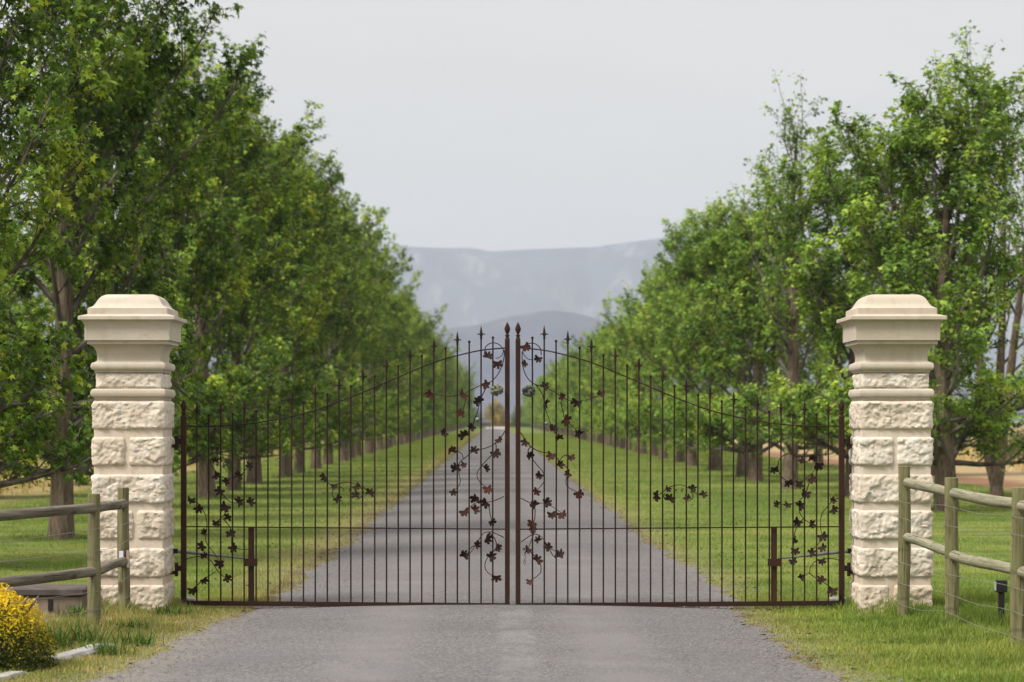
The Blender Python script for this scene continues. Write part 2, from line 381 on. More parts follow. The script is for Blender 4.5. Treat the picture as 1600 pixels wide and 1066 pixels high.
def wob(y, s):
    return .045 * np.sin(y * 1.7 + s) + .035 * np.sin(y * 4.3 + 2.1 * s) + .03 * np.sin(y * 9.7 + s * 3) + .02 * np.sin(y * 23.1 + s * 5) + .04 * np.sin(y * .43 + s)
def edgeL(y): return np.interp(y, [13, 14.2, 16.5, 18.6, 19.6, 20.6, 30], [-2.50, -2.40, -2.20, -2.08, -1.90, -1.82, -1.80]) + wob(y, 1.0)
def edgeR(y): return np.interp(y, [13, 14.2, 16.5, 18.6, 19.6, 22, 30], [2.14, 2.04, 1.93, 1.93, 1.96, 2.0, 1.90]) + wob(y, 4.0)
ry = np.concatenate([np.arange(3, 70, .06), np.arange(70, 200, .8), np.arange(200, 475, 6)])
K = 9; t = np.linspace(0, 1, K)
RX = edgeL(ry)[:, None] * (1 - t) + edgeR(ry)[:, None] * t
RZ = .004 + .035 * (1 - (2 * t - 1) ** 2)[None] + 0 * ry[:, None]
RV = np.stack([RX, np.repeat(ry[:, None], K, 1), RZ], -1).reshape(-1, 3)
i = (np.arange(K - 1)[None] + np.arange(len(ry) - 1)[:, None] * K).ravel()
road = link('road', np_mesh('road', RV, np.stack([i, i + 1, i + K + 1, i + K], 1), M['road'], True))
tag(road, 'grey chip-sealed drive running straight through the gate', kind='structure')
def road_z(x, y):
    u = (x - edgeL(y)) / (edgeR(y) - edgeL(y)); return .004 + .035 * (1 - (2 * u - 1) ** 2)
# seam across the drive under the gate
sm = MB()
for k in range(24):
    x0 = -1.9 + k * .158; x1 = x0 + .162; y0 = 19.43 + .012 * math.sin(k * 1.7); y1 = 19.43 + .012 * math.sin(k * 1.7 + 1.7)
    za, zb = [float(road_z(np.array(x), np.array(19.43))) + .003 for x in (x0, x1)]
    if x0 > edgeL(19.43) + .02 and x1 < edgeR(19.43) - .02: sm.add([(x0, y0 - .014, za), (x1, y1 - .014, zb), (x1, y1 + .014, zb), (x0, y0 + .014, za)], [(0, 1, 2, 3)])
o = sm.build('road_joint', flat('bitumen_joint', (.06, .057, .055), .8), road)

# ------------------------------------------------------------------ far hills
def fbm2(X, Y, sc_, seed, oct_=5):
    r = np.random.default_rng(seed); out = np.zeros_like(X); a = 1.0
    for k in range(oct_):
        for q in range(3):
            th = r.uniform(0, 6.28); ph = r.uniform(0, 6.28); f = 2 * math.pi / sc_ * 2 ** k * r.uniform(.8, 1.25)
            out += a / 3 * np.sin((X * math.cos(th) + Y * math.sin(th)) * f + ph + 1.3 * np.sin((X * math.sin(th) - Y * math.cos(th)) * f * .6 + ph * 2))
        a *= .5
    return out
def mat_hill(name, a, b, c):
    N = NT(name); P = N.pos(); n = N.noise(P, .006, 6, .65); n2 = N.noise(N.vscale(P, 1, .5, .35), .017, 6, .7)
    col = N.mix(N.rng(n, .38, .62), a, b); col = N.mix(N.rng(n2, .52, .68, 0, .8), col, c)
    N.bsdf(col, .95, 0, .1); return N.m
MY = 6200.
rpx = np.array([-400, 100, 400, 560, 620, 740, 768, 870, 930, 965, 1000, 1060, 1110, 1250, 1500, 2000.]); rpy = np.array([420, 400, 392, 386, 382, 385, 391, 388, 385, 378, 373, 366, 372, 380, 395, 420.])
def far_z(X, Y):
    ridge = np.interp(X / MY * F + 775, rpx, (655 - rpy) / F * MY + EYE)
    u = np.clip((Y - 4300) / (MY - 4300), 0, 1)
    rav = np.abs(np.sin(X / 150 + 1.6 * fbm2(X, Y, 900, 3, 3) + (Y - 4300) / 900)) ** 1.3
    sh = .62 * u ** 1.5 + .38 * np.clip((u - .72) / .22, 0, 1) ** .8
    z = ridge * np.clip(sh - .55 * (1 - rav) * np.sin(np.pi * np.clip(u * .96, 0, 1)) ** 1.2 * .8, 0, None) + 9 * fbm2(X, Y, 420, 5) * np.sin(np.pi * u)
    return np.where(u >= 1, ridge + 3 * np.sin(X / 90) - .0 * Y, z) - 3
xs = np.linspace(-2600, 2600, 330); ys = np.concatenate([np.linspace(4250, 6250, 130), [6600, 7200]])
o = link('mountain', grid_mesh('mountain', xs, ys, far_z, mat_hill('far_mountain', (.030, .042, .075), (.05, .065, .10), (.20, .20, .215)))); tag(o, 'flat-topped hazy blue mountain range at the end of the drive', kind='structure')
hpx = np.array([-300, 300, 560, 640, 690, 740, 800, 860, 905, 950, 1000, 1100, 1400.]); hpy = np.array([560, 540, 518, 512, 514, 508, 493, 484, 490, 506, 520, 540, 600.])
HY = 3000.
def near_z(X, Y):
    ridge = np.interp(X / HY * F + 775, hpx, (655 - hpy) / F * HY + EYE)
    u = np.clip(1 - np.abs(Y - HY) / 1000, 0, 1)
    return ridge * (u * u * (3 - 2 * u)) + 3.5 * fbm2(X, Y, 240, 9) * u * (1 - u * .75) - 2
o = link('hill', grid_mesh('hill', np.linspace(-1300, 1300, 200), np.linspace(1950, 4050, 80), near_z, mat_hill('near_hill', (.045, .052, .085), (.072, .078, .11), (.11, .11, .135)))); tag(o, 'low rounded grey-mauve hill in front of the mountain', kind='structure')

# ------------------------------------------------------------------ pillars
def rock_block(x0, x1, y0, y1, z0, z1, seed, proud=.022):
    """rock-faced ashlar: fine perimeter rings pushed out with chiselled facets"""
    st = .0095; hs = .0095
    per = []
    def seg(a, b, n):
        m = max(2, int(math.hypot(b[0] - a[0], b[1] - a[1]) / st))
        for k in range(m):
            u = k / m; per.append((a[0] + (b[0] - a[0]) * u, a[1] + (b[1] - a[1]) * u, n[0], n[1], min(u, 1 - u) * m * st))
    seg((x0, y0), (x1, y0), (0, -1)); seg((x1, y0), (x1, y1), (1, 0)); seg((x1, y1), (x0, y1), (0, 1)); seg((x0, y1), (x0, y0), (-1, 0))
    n = len(per); m = max(6, int((z1 - z0) / hs)); V = []; Fs = []
    sx = seed * 13.37
    for j in range(m + 1):
        v = j / m; z = z0 + (z1 - z0) * v; ez = min(v, 1 - v) * (z1 - z0)
        for k, (x, y, nx, ny, d) in enumerate(per):
            if d < st * .5:                      # corner: diagonal normal
                pn = per[k - 1]; nx, ny = nx + pn[2], ny + pn[3]
            q = Vector((x * 1.0 + sx, y, z))
            ed = min(1, ez / .020); ef = ed ** .4
            cf = min(1, d / .022) ** .6
            bul = mnoise.noise(q * 5.0) * .5 + .5
            h = proud * (.50 + .55 * bul)
            for fs, am in ((8.5, .0085), (19.0, .006), (40.0, .0038)):          # split-rock facets: each cell a tilted plane
                qq = Vector((q.x * fs, q.y * fs, q.z * fs * 1.25)); pp = mnoise.voronoi(qq)[1][0]; cvv = mnoise.cell_vector(pp * 7.3); dq = qq - pp
                h += am * (cvv.x - .5 + 1.5 * (dq.x * (cvv.y - .5) + dq.y * (cvv.y - .5) + dq.z * (cvv.z - .62)))
            h += .005 * mnoise.fractal(q * 30, 1.0, 2.0, 3)
            h = max(h, .004) * ef * (.5 + .5 * cf)
            wobz = .007 * mnoise.noise(Vector((x * 7 + sx, y * 7, v * 2)))
            V.append((x + nx * h, y + ny * h, z + wobz * (1 if 0 < j < m else 1)))
    for j in range(m):
        for k in range(n):
            a, b = j * n + k, j * n + (k + 1) % n; Fs.append((a, b, b + n, a + n))
    Fs.append(tuple(reversed(range(n)))); Fs.append(tuple(range(m * n, (m + 1) * n)))
    return MB().add(V, Fs)

def pillar(cx, label, seed):
    root = empty('gate_pillar', (cx, 19.325, 0), 0, label, 'gate pillar', 'stone gate pillars')
    def sq(name, prof, mat, ch=.005, sharp=24):
        mb = MB(); pr = []
        for (r, z) in reversed(prof): pr.append((r, r, z))
        mb.sweep(pr, ch); return mb.build(name, M[mat], root, True, sharp)
    def arc(a, b, bulge, n=5):
        return [(a[0] + (b[0] - a[0]) * k / n + bulge[0] * math.sin(math.pi * k / n), a[1] + (b[1] - a[1]) * k / n + bulge[1] * math.sin(math.pi * k / n)) for k in range(n + 1)]
    cap = [(.178, 2.517), (.196, 2.513), (.216, 2.503), (.236, 2.485), (.251, 2.462), (.263, 2.440), (.277, 2.422), (.296, 2.411), (.315, 2.403), (.316, 2.356), (.342, 2.349), (.379, 2.339), (.381, 2.335), (.381, 2.312), (.377, 2.309), (.360, 2.304), (.346, 2.292), (.338, 2.272), (.336, 2.262), (.336, 2.150)]
    sq('cap_stone', cap, 'dressed', .006)
    cap_j = sq('bed_joint', [(.316, 2.1495), (.316, 2.1455)], 'joint', .004)
    neck = [(.318, 2.145), (.318, 2.121), (.306, 2.118), (.284, 2.106), (.268, 2.088), (.257, 2.062), (.252, 2.035), (.2505, 2.030), (.2505, 1.992), (.254, 1.986), (.267, 1.981), (.270, 1.9775), (.284, 1.974), (.291, 1.966), (.295, 1.953), (.295, 1.938), (.291, 1.926), (.284, 1.918), (.270, 1.915), (.268, 1.911), (.268, 1.898)]
    sq('neck_stone', neck, 'dressed', .006)
    rock_block(-.250, .250, -.250, .250, 1.772, 1.8965, seed + 1, .018).build('frieze_block', M['rock'], root, True, 50)
    tor = [(.262, 1.771), (.282, 1.767), (.292, 1.757), (.297, 1.741), (.297, 1.727), (.292, 1.711), (.282, 1.701), (.269, 1.698), (.268, 1.685), (.262, 1.676)]
    sq('torus_moulding', tor, 'dressed', .006)
    MB().box(-.272, .272, -.272, .272, -.06, 1.6755, .004).build('core_stone', M['joint'], root)
    hw = .2735
    singles = [(1.447, 1.672), (.866, 1.093), (.283, .513)]; doubles = [(1.160, 1.388), (.580, .810), (-.04, .221)]
    for k, (a, b) in enumerate(singles):
        rock_block(-hw, hw, -hw, hw, a, b, seed + 10 + k).build('stone_block', M['rock'], root, True, 50)
    for k, (a, b) in enumerate(doubles):
        j = [-.012, .055, -.04][k]
        rock_block(-hw, j - .030, -hw, hw, a, b, seed + 20 + k).build('stone_block', M['rock'], root, True, 50)
        rock_block(j + .030, hw, -hw, hw, a, b, seed + 30 + k).build('stone_block', M['rock'], root, True, 50)
    return root
PLX, PRX = (199.7 - 775) / 198.6, (1401.7 - 775) / 198.6
pillar(PLX, 'rock-faced cream stone gate pillar on the left, beside the yellow shrub', 100)
pillar(PRX, 'rock-faced cream stone gate pillar on the right, behind the greenish fence posts', 300)

# ------------------------------------------------------------------ gates
GY, S, G0 = 19.45, 194.24, .032
def leaf_outline():
    pts = []
    tips = [(-150, .62), (-100 + 8, .0), (-62, .95), (0, 1.0), (62, .95), (92, .0), (150, .62)]
    lob = [(212, .40), (214, .66), (196, .80), (178, .78), (164, .58), (154, .90), (138, 1.02), (121, .96), (110, .60), (101, .98), (90, 1.16), (79, .98), (70, .60), (59, .96), (42, 1.02), (26, .90), (16, .58), (2, .78), (-16, .80), (-34, .66), (-32, .40)]
    for a, r in lob: pts.append((r * math.cos(rad(a)), r * math.sin(rad(a))))
    pts.append((.06, -.12)); pts.append((-.06, -.12))
    return pts
def vine_leaf_mesh(mat, seed):
    """pressed-iron vine leaf in the XZ plane, 3 mm thick, cupped; unit radius"""
    r = random.Random(seed); ol = [(x * r.uniform(.9, 1.08), z * r.uniform(.9, 1.08)) for x, z in leaf_outline()]
    n = len(ol); V = []
    for off in (-.045, .045):
        V.append((0, off + .05, .12))
        for x, z in ol:
            V.append((x, off - .22 * (x * x + z * z) + .10 * math.sin(3 * x + seed) + .05 * z, z))
    Fs = []
    for k in range(n):
        a, b = 1 + k, 1 + (k + 1) % n
        Fs.append((0, a, b)); Fs.append((n + 1, n + 1 + b, n + 1 + a)); Fs.append((a, n + 1 + a, n + 1 + b, b))
    return MB().add(V, Fs).mesh('vine_leaf', mat, True, 30)
LEAFM = {m: [vine_leaf_mesh(M[m], k + 1) for k in range(3)] for m in ('iron', 'rust', 'redrust')}
def barb_finial():
    mb = MB(); mb.lathe([(.0065, -.112), (.0105, -.108), (.0105, -.100), (.0075, -.096), (.0105, -.088), (.0125, -.075), (.0105, -.05), (.006, -.025), (.0008, 0)], 8)
    for s_ in (-1, 1): mb.tube(smoothpath([(0, 0, -.080), (s_ * .013, 0, -.070), (s_ * .025, 0, -.070), (s_ * .034, 0, -.078)], 3), [.006] * 3 + [.005] * 3 + [.004, .003, .002, .001], 6)
    return mb.mesh('spear_finial', M['iron'])
def ball_finial():
    return MB().ball((0, 0, -.012), .012, 8, 6).mesh('ball_finial', M['iron'])
def big_finial():
    return MB().lathe([(.020, -.140), (.013, -.120), (.012, -.117), (.019, -.112), (.0195, -.106), (.011, -.100), (.010, -.096), (.017, -.080), (.0245, -.060), (.021, -.042), (.012, -.020), (.001, 0)], 8).mesh('stile_finial', M['rust'])
FIN, BAL, BIG = barb_finial(), ball_finial(), big_finial()
# measured points: (x0, y0, scale) of the enlargement they were read in
Z4 = (280, 600, 2.96); Z5 = (660, 490, 4.633); Z6 = (640, 560, 4.44); Z7 = (660, 700, 4.1); ZA = (960, 540, 4.1); ZB = (1000, 740, 4.706)
def cv(Z, pts): return [(Z[0] + x / Z[2], Z[1] + y / Z[2]) for x, y in pts]
L_leaf = [(Z4, [(170,358),(325,385),(168,420),(275,428),(215,455),(195,490),(275,548),(328,550),(57,532),(88,570),(217,562),(228,622),(172,638),(122,685),(240,700),(112,746),(248,750),(118,800),(190,822),(218,895),(115,903),(65,948)]),
          (Z4, [(675,428),(718,470),(730,525),(820,470),(818,520),(883,508)]),
          (Z5, [(473,315),(545,355),(450,505),(65,575),(300,580),(410,640),(280,735),(365,815),(165,860),(305,885)]),
          (Z6, [(615,560),(445,645),(593,650),(292,645),(380,730),(323,770),(528,765),(540,897),(298,920)]),
          (Z7, [(342,338),(410,348),(268,403),(333,398),(442,468),(413,578),(345,622),(480,637),(265,692),(433,700),(475,822)])]
L_red = [(65,575),(300,580),(280,735),(292,645),(540,897)]
L_stem = [(Z4, [(57,532),(90,555),(120,600),(130,650),(125,700),(128,735),(160,780),(190,822)]), (Z4, [(30,812),(70,800),(118,798),(150,820),(180,865),(200,885),(218,895)]), (Z4, [(65,948),(110,908),(170,868)]),
          (Z4, [(168,358),(150,348),(146,365),(155,385),(185,425),(190,480),(215,525),(245,548),(275,548),(328,550)]), (Z4, [(180,420),(215,435),(275,428),(305,400),(318,370),(302,335),(275,320)]),
          (Z4, [(217,562),(218,590),(200,615),(172,638)]), (Z4, [(203,622),(235,660),(245,700),(250,755),(322,766)]),
          (Z4, [(675,428),(680,450),(705,465),(735,462),(775,455),(810,462),(850,475)]), (Z4, [(730,470),(710,495),(712,520),(732,540)]), (Z4, [(830,470),(852,495),(845,520),(818,535)]), (Z4, [(850,475),(883,508)]), (Z4, [(745,475),(765,490),(755,495)]), (Z4, [(800,475),(785,490),(795,495)]),
          (Z5, [(452,290),(455,250),(480,222),(517,213),(560,228),(585,265),(580,295),(560,318),(530,325)]), (Z5, [(592,262),(592,310),(575,380),(540,450),(490,498),(450,510),(380,540),(340,560),(300,582),(200,600),(120,590),(65,575)]),
          (Z5, [(490,498),(450,560),(420,630),(400,710),(372,780),(365,815),(305,885)]), (Z5, [(322,590),(300,680),(280,735)]),
          (Z6, [(660,505),(640,540),(615,565),(580,600),(520,625),(445,645),(385,690),(347,725),(342,790),(352,850),(338,890),(298,920)]), (Z6, [(292,645),(335,645),(365,668),(372,700)]), (Z6, [(598,590),(597,640),(550,690),(500,745),(468,800),(485,855),(540,897)]), (Z6, [(500,742),(528,765)]),
          (Z7, [(524,310),(460,338),(410,348),(342,352),(310,375),(268,403)]), (Z7, [(425,360),(435,430),(447,475),(452,510)]), (Z7, [(522,574),(470,548),(425,537),(385,553),(345,615),(290,695),(265,692)]), (Z7, [(425,540),(460,575),(475,625),(452,668),(418,700),(400,750),(412,790),(445,815),(475,822)]), (Z7, [(345,622),(310,640),(285,685)])]
R_leaf = [(Z5, [(743,232),(840,320),(748,358),(882,535),(900,655),(1000,600),(1118,635),(1285,590),(1030,765),(1140,875),(945,840),(990,905)]),
          (Z6, [(808,578),(838,680),(985,665),(1115,678),(905,803),(1040,745),(1105,795),(883,915),(1168,930)]),
          (Z7, [(725,365),(790,352),(825,418),(893,418),(708,480),(745,592),(678,645),(812,640),(878,692),(730,720),(690,848),(708,515)]),
          (ZB, [(125,160),(205,105),(213,190),(352,185),(375,115),(457,160)]),
          (ZB, [(1010,228),(1085,222),(1168,240),(1160,345),(1250,365),(1140,482),(1135,558),(1118,635),(1425,190),(1412,262),(1335,452),(1332,538),(1250,585),(1330,635),(1178,768),(1335,790),(1415,848)]),
          (ZA, [(1190,730),(1260,730),(1305,760),(1020,785),(1255,850),(1110,870),(1180,880),(1225,940)])]
R_red = [(743,232),(1000,600),(1030,765),(1168,930),(883,915),(690,848)]
R_stem = [(Z5, [(860,300),(855,258),(830,228),(795,215),(755,225),(728,260),(735,300),(765,330),(800,335)]), (Z5, [(722,275),(725,370),(750,450),(800,505),(880,535),(960,570),(1000,600),(1060,628),(1118,635),(1200,622),(1285,590)]), (Z5, [(820,515),(870,590),(890,690),(915,760),(945,840),(990,905)]), (Z5, [(1000,640),(1020,720),(1030,765),(1080,810),(1140,875)]),
          (Z6, [(770,515),(800,560),(840,612),(900,645),(985,665),(1050,720),(1095,770),(1085,850),(1095,890),(1168,930)]), (Z6, [(1115,678),(1070,675),(1045,705),(1040,745)]), (Z6, [(838,615),(822,640),(838,680),(880,735),(925,790),(935,850),(883,915)]),
          (Z7, [(630,322),(690,352),(725,365),(770,352),(825,372),(893,418)]), (Z7, [(722,390),(720,450),(712,480),(715,540),(690,610),(680,640)]), (Z7, [(632,602),(690,562),(725,552),(765,572),(812,640),(845,655),(878,692)]), (Z7, [(800,620),(830,680),(858,710)]), (Z7, [(680,650),(725,700),(755,740),(758,790),(735,820),(690,848)]),
          (ZB, [(150,150),(205,105),(235,93),(270,84),(310,85),(345,100),(375,115)]), (ZB, [(180,145),(175,172),(195,195),(213,190)]), (ZB, [(388,145),(386,180),(352,205)]), (ZB, [(125,160),(150,150)]), (ZB, [(385,130),(430,155),(457,160)]), (ZB, [(250,115),(268,120),(258,132)]), (ZB, [(318,112),(302,120),(312,132)]),
          (ZA, [(1045,790),(1050,740),(1080,705),(1130,695),(1190,730)]), (ZA, [(1020,785),(1045,790),(1062,830),(1100,865),(1180,872),(1230,850),(1270,810),(1300,770),(1315,720),(1300,682),(1280,692),(1268,725)]),
          (ZB, [(1250,30),(1235,90),(1210,150),(1170,200),(1120,220),(1085,222),(1010,228)]), (ZB, [(1170,210),(1170,280),(1200,330),(1250,365)]), (ZB, [(1200,330),(1155,380),(1135,440),(1135,482),(1120,560),(1118,640)]), (ZB, [(1470,180),(1425,192),(1370,250),(1330,310),(1325,400),(1335,452),(1315,510),(1250,572)]), (ZB, [(1470,640),(1410,625),(1330,632),(1280,650),(1250,690),(1240,730),(1178,768)]), (ZB, [(1240,730),(1300,775),(1335,790),(1415,848)])]
rail_x = [287, 320, 348, 381, 415, 456, 496, 523, 560, 600, 640, 678, 716, 752, 795]
rail_y = [666, 666, 665.5, 663, 658.5, 650.5, 640, 630.5, 616, 599, 582, 566.5, 555.5, 547.5, 544]
def gate(side):
    left = side < 0
    hx = 287 if left else 1315
    root = empty('iron_gate', ((hx - 775) / S, GY, G0), 0,
                 'left leaf of the rusty wrought-iron gate with vine leaves and spear points' if left else 'right leaf of the rusty wrought-iron gate with vine leaves, short chain hanging inside', 'gate', 'wrought-iron gate leaves')
    def L(p, q=None, y=0.0):                       # photo pixel -> gate-local point (the leaf sags 2 cm towards its free end)
        x, yy = p if q is None else (p, q)
        return ((x - hx) / S, y, EYE - (yy - 655) / S - G0)
    mir = (lambda x: x) if left else (lambda x: 1602 - x)
    sg = 1 if left else -1
    def sag(x): return -.0206 * abs(x) / 2.605
    # frame
    def stile(name, xc, wid, ytip):
        x, _, zt = L(xc, ytip); w_ = wid / 2
        p = MB().box(x - w_, x + w_, -w_, w_, sag(x), zt - .138, .003).build(name, M['rust'], root)
        f = link('finial', BIG, p); f.location = (x, 0, zt); f.scale = (wid / .040, wid / .040, 1)
        return p, x
    mst, xm = stile('meeting_stile', 792.7 if left else 809.4, .039, 503.4)
    hst, xh = stile('hinge_stile', 287, .043, 624) if left else stile('hinge_stile', 1315, .043, 624)
    a, b = sorted((xm - sg * .0197, xh + sg * .0217))
    def bar_rail(y0, y1, za, zb, name, mat):          # straight rail that follows the sag
        mb = MB(); mb.box(a, b, y0, y1, za, zb); mb.v = [(x, y, z + sag(x)) for x, y, z in mb.v]; return mb.build(name, M[mat], root)
    bar_rail(-.019, .019, .0, .037, 'bottom_rail', 'rust')
    zr = L(mir(540), 825)[2] + .0103
    bar_rail(-.012, -.004, zr - .005, zr + .005, 'middle_rail', 'iron')
    rp = [(L(mir(x), y)) for x, y in zip(rail_x[1:-1], rail_y[1:-1])]
    rp = [(xh + sg * .02, 0, rp[0][2])] + rp + [(xm - sg * .02, 0, L(mir(795), rail_y[-1])[2])]
    rp = [(p[0], -.010, p[2]) for p in smoothpath(rp, 3)]
    MB().tube(rp, .0052, 8).build('top_rail', M['iron'], root)
    # bars
    for k in range(26):
        bx = 307.7 + 18.5 * k; yr = float(np.interp(bx, rail_x, rail_y))
        spear = k % 2 == 0
        x, _, zt = L(mir(bx), yr - (39 if spear else 20)); zt += random.uniform(-.004, .004)
        top = zt - (.105 if spear else .014)
        x2 = x + random.uniform(-.0015, .0015)
        bar = MB().tube([(x2, 0, .033 + sag(x2)), (x2 + random.uniform(-.001, .001), 0, top * .5), (x, 0, top)], .0063, 8).build('bar', M['iron'], root)
        f = link('spear_finial' if spear else 'ball_finial', FIN if spear else BAL, bar); f.location = (x, 0, zt); f.rotation_euler = (random.uniform(-.03, .03), random.uniform(-.03, .03), random.uniform(-.5, .5))
    # vine stems and leaves
    for Z, pts in (L_stem if left else R_stem):
        P = [L(p) for p in cv(Z, pts)]
        n = len(P); P = [(p[0], -.016 - .008 * math.sin(math.pi * i_ / max(1, n - 1)) , p[2]) for i_, p in enumerate(P)]
        P = smoothpath(P, 4); R = [.0042 * (1 - .35 * i_ / len(P)) for i_ in range(len(P))]
        MB().tube(P, R, 6).build('vine_stem', M['iron'], root)
    for Z, pts in (L_leaf if left else R_leaf):
        for p in pts:
            q = cv(Z, [p])[0]; x, _, z = L(q)
            red = p in (L_red if left else R_red)
            near_mid = abs(q[0] - 801) < 140
            m = 'redrust' if red else ('rust' if near_mid and random.random() < .35 else 'iron')
            s_ = random.choice([.040, .046, .050, .055]) * (.9 if Z is Z4 and p[0] > 600 else 1.0)
            o = link('vine_leaf', LEAFM[m][random.randrange(3)], root); o.location = (x, -.030 - random.uniform(0, .01), z)
            o.scale = (s_ * random.uniform(.85, 1.05), s_, s_ * random.uniform(.9, 1.08)); o.rotation_euler = (random.uniform(-.45, .45), random.uniform(-1.2, 1.2) + math.pi * (random.random() < .6), random.uniform(-.6, .6))
    # grapes
    gx, gy = (537, 555) if left else (768, 562)
    x, _, z = L(cv(Z5, [(gx, gy)])[0]); gb = MB(); r_ = random.Random(5 + left)
    for k in range(34):
        th, ph = r_.uniform(0, 6.28), r_.uniform(-1, 1); rr = .043
        gb.ball((x + rr * math.sqrt(1 - ph * ph) * math.cos(th), -.035 + 1.0 * rr * math.sqrt(1 - ph * ph) * math.sin(th), z + rr * .85 * ph), .0145, 6, 4)
    gb.build('grape_cluster', flat('verdigris_grapes', (.20, .21, .14) if left else (.085, .088, .075), .45, .2, .5, 30), root)
    bx_, by_ = ((400, 768) if left else (897, 795)); x, _, z = L(cv(Z5, [(bx_, by_)])[0])
    MB().ball((x, -.03, z), .019 if left else .014, 12, 8).build('berry', M['silver'], root)
    # drop bracket post with clamp plate
    x, _, zt = L(mir(392), 824)
    br = MB().box(x - .0225, x + .0225, .008, .048, .034 + sag(x), zt, .003).build('bracket_post', M['rust'], root)
    x, _, zp = L(mir(391.5), 879.5); MB().box(x - .050, x + .050, .046, .054, zp - .029, zp + .029).build('clamp_plate', M['iron'], br)
    MB().box(x - .050, x + .050, -.014, -.0065, zp - .027, zp + .027).build('clamp_plate', M['iron'], br)
    # hinges
    for yy, big in ((888, True), (690, False)):
        x, _, z = L(hx, yy)
        h = MB().box(min(x - sg * .021, x - sg * .062), max(x - sg * .021, x - sg * .062), -.018, .018, z - .022, z + .022, .003)
        h.lathe([(.014, -.055), (.014, .055)], 8, (x - sg * .058, 0, z - .01))
        h.box(min(x - sg * .058, x - sg * .16), max(x - sg * .058, x - sg * .16), -.008, .008, z - .05, z - .022)
        h.build('hinge', M['iron'], root)
    if not left:
        x, _, z0 = L(cv(Z7, [(655, 640)])[0]); ch = MB()
        for k in range(5):
            zc_ = z0 - .012 - k * .026; ax = (1, 0) if k % 2 == 0 else (.35, .94)
            ring = [(x + ax[0] * .0075 * math.cos(t_) , -.045 + ax[1] * .0075 * math.cos(t_), zc_ + .017 * math.sin(t_)) for t_ in np.linspace(0, 2 * math.pi, 13)]
            ch.tube(ring, .0028, 6, False)
        ch.build('chain', M['silver'], root)
    return root
gate(-1); gate(1)
# gate opener rams behind the leaves
for sg, lab in ((-1, 'slim silver gate opener arm behind the left gate leaf'), (1, 'slim silver gate opener arm behind the right gate leaf')):
    m_ = (lambda x: x) if sg < 0 else (lambda x: 1602 - x)
    a = Vector(px(m_(272), 861, GY + .07)); b = Vector(px(m_(386), 873, GY + .07))
    r = empty('gate_opener', a, 0, lab, 'gate opener', 'gate opener arms'); d = b - a
    MB().tube([(0, 0, 0), d * .62], .0125, 10).build('ram_tube', M['silver'], r)
    MB().tube([d * .60, d], .008, 8).build('ram_rod', M['silver'], r)
    MB().box(-.05 if sg < 0 else -.03, .03 if sg < 0 else .05, -.015, .015, -.02, .02, .003).build('wall_bracket', M['black'], r)

# ------------------------------------------------------------------ fences
def limb(a, b, r0, r1, mat, name, parent, seed, dome=False):
    """round pole from a to b with slight irregularity, built along local z so that the grain follows it"""
    a = Vector(a); b = Vector(b); d = b - a; Lg = d.length; rr = random.Random(seed); n = 14
    P = []; R = []
    for k in range(n + 1):
        u = k / n; P.append((.005 * math.sin(u * 4 + seed), .005 * math.cos(u * 5 + seed * 2), u * Lg)); R.append((r0 + (r1 - r0) * u) * (1 + .03 * math.sin(u * 9 + seed) + rr.uniform(-.012, .012)))
    P = [(P[0][0], P[0][1], -.001), *P, (P[-1][0], P[-1][1], Lg + .004)]; R = [R[0] * .88, *R, R[-1] * .86]
    mb = MB().tube(P, R, 18)
    o = mb.build(name, M[mat], parent, True, 45)
    o.location = a; o.rotation_mode = 'QUATERNION'; o.rotation_quaternion = d.to_track_quat('Z', 'Y'); return o
fl = empty('pole_fence', (-2.9, 17.4, 0), 0, 'short grey-green pole fence in front of the left pillar', 'fence', 'pole fences beside the pillars')
fr = empty('pole_fence', (3.3, 17.6, 0), 0, 'greenish pole fence with wire strands in front of the right pillar', 'fence', 'pole fences beside the pillars')
def fence(root, posts, rails, wires, pmat, rmat):
    o0 = root.location
    def loc(p): return (p[0] - o0.x, p[1] - o0.y, p[2])
    for k, (x, y, h, r) in enumerate(posts):
        ln = random.uniform(-.012, .012)
        limb(loc((x, y, -.12)), loc((x + ln, y, h)), r * 1.04, r * .97, pmat, 'post', root, k + 3)
    for k, (a, b, r) in enumerate(rails): limb(loc(a), loc(b), r, r * .95, rmat, 'rail', root, k + 20)
    for k, z in enumerate(wires):
        P = []
        for j, (x, y, h, r) in enumerate(posts):
            P.append(loc((x - (.05 if x > 0 else -.05), y - .01, z + .015 * math.sin(j * 3 + k))))
            if j < len(posts) - 1:
                q = posts[j + 1]; P.append(loc(((x + q[0]) / 2 - (.05 if x > 0 else -.05), (y + q[1]) / 2, z - .012 - .01 * math.sin(k * 2 + j))))
        mb = MB().tube(smoothpath(P, 4), .0018, 5)
        for j in range(len(posts)):                      # staples and barbs
            p = P[2 * j]; mb.tube([(p[0] - .012, p[1] - .01, p[2] + .008), (p[0] + .012, p[1] - .012, p[2] - .008)], .0016, 4)
        mb.build('wire', M['wire'], root)
lp = [(-2.863, 18.62, 1.0, .046), (-2.90, 17.40, .99, .046), (-3.72, 14.7, 1.0, .047)]
fence(fl, lp, [((-2.866, 18.565, .885), (-2.87, 17.42, .885), .036), ((-2.866, 18.565, .437), (-2.87, 17.42, .437), .036), ((-2.893, 17.345, .885), (-3.72, 14.7, .90), .037), ((-2.893, 17.345, .438), (-3.72, 14.7, .45), .037)], [.74, .60, .31, .17], 'post', 'rail')
rp_ = [(3.14, 18.62, 1.165, .047), (3.316, 17.62, 1.10, .050), (3.424, 15.84, 1.08, .053), (3.50, 13.6, 1.08, .053)]
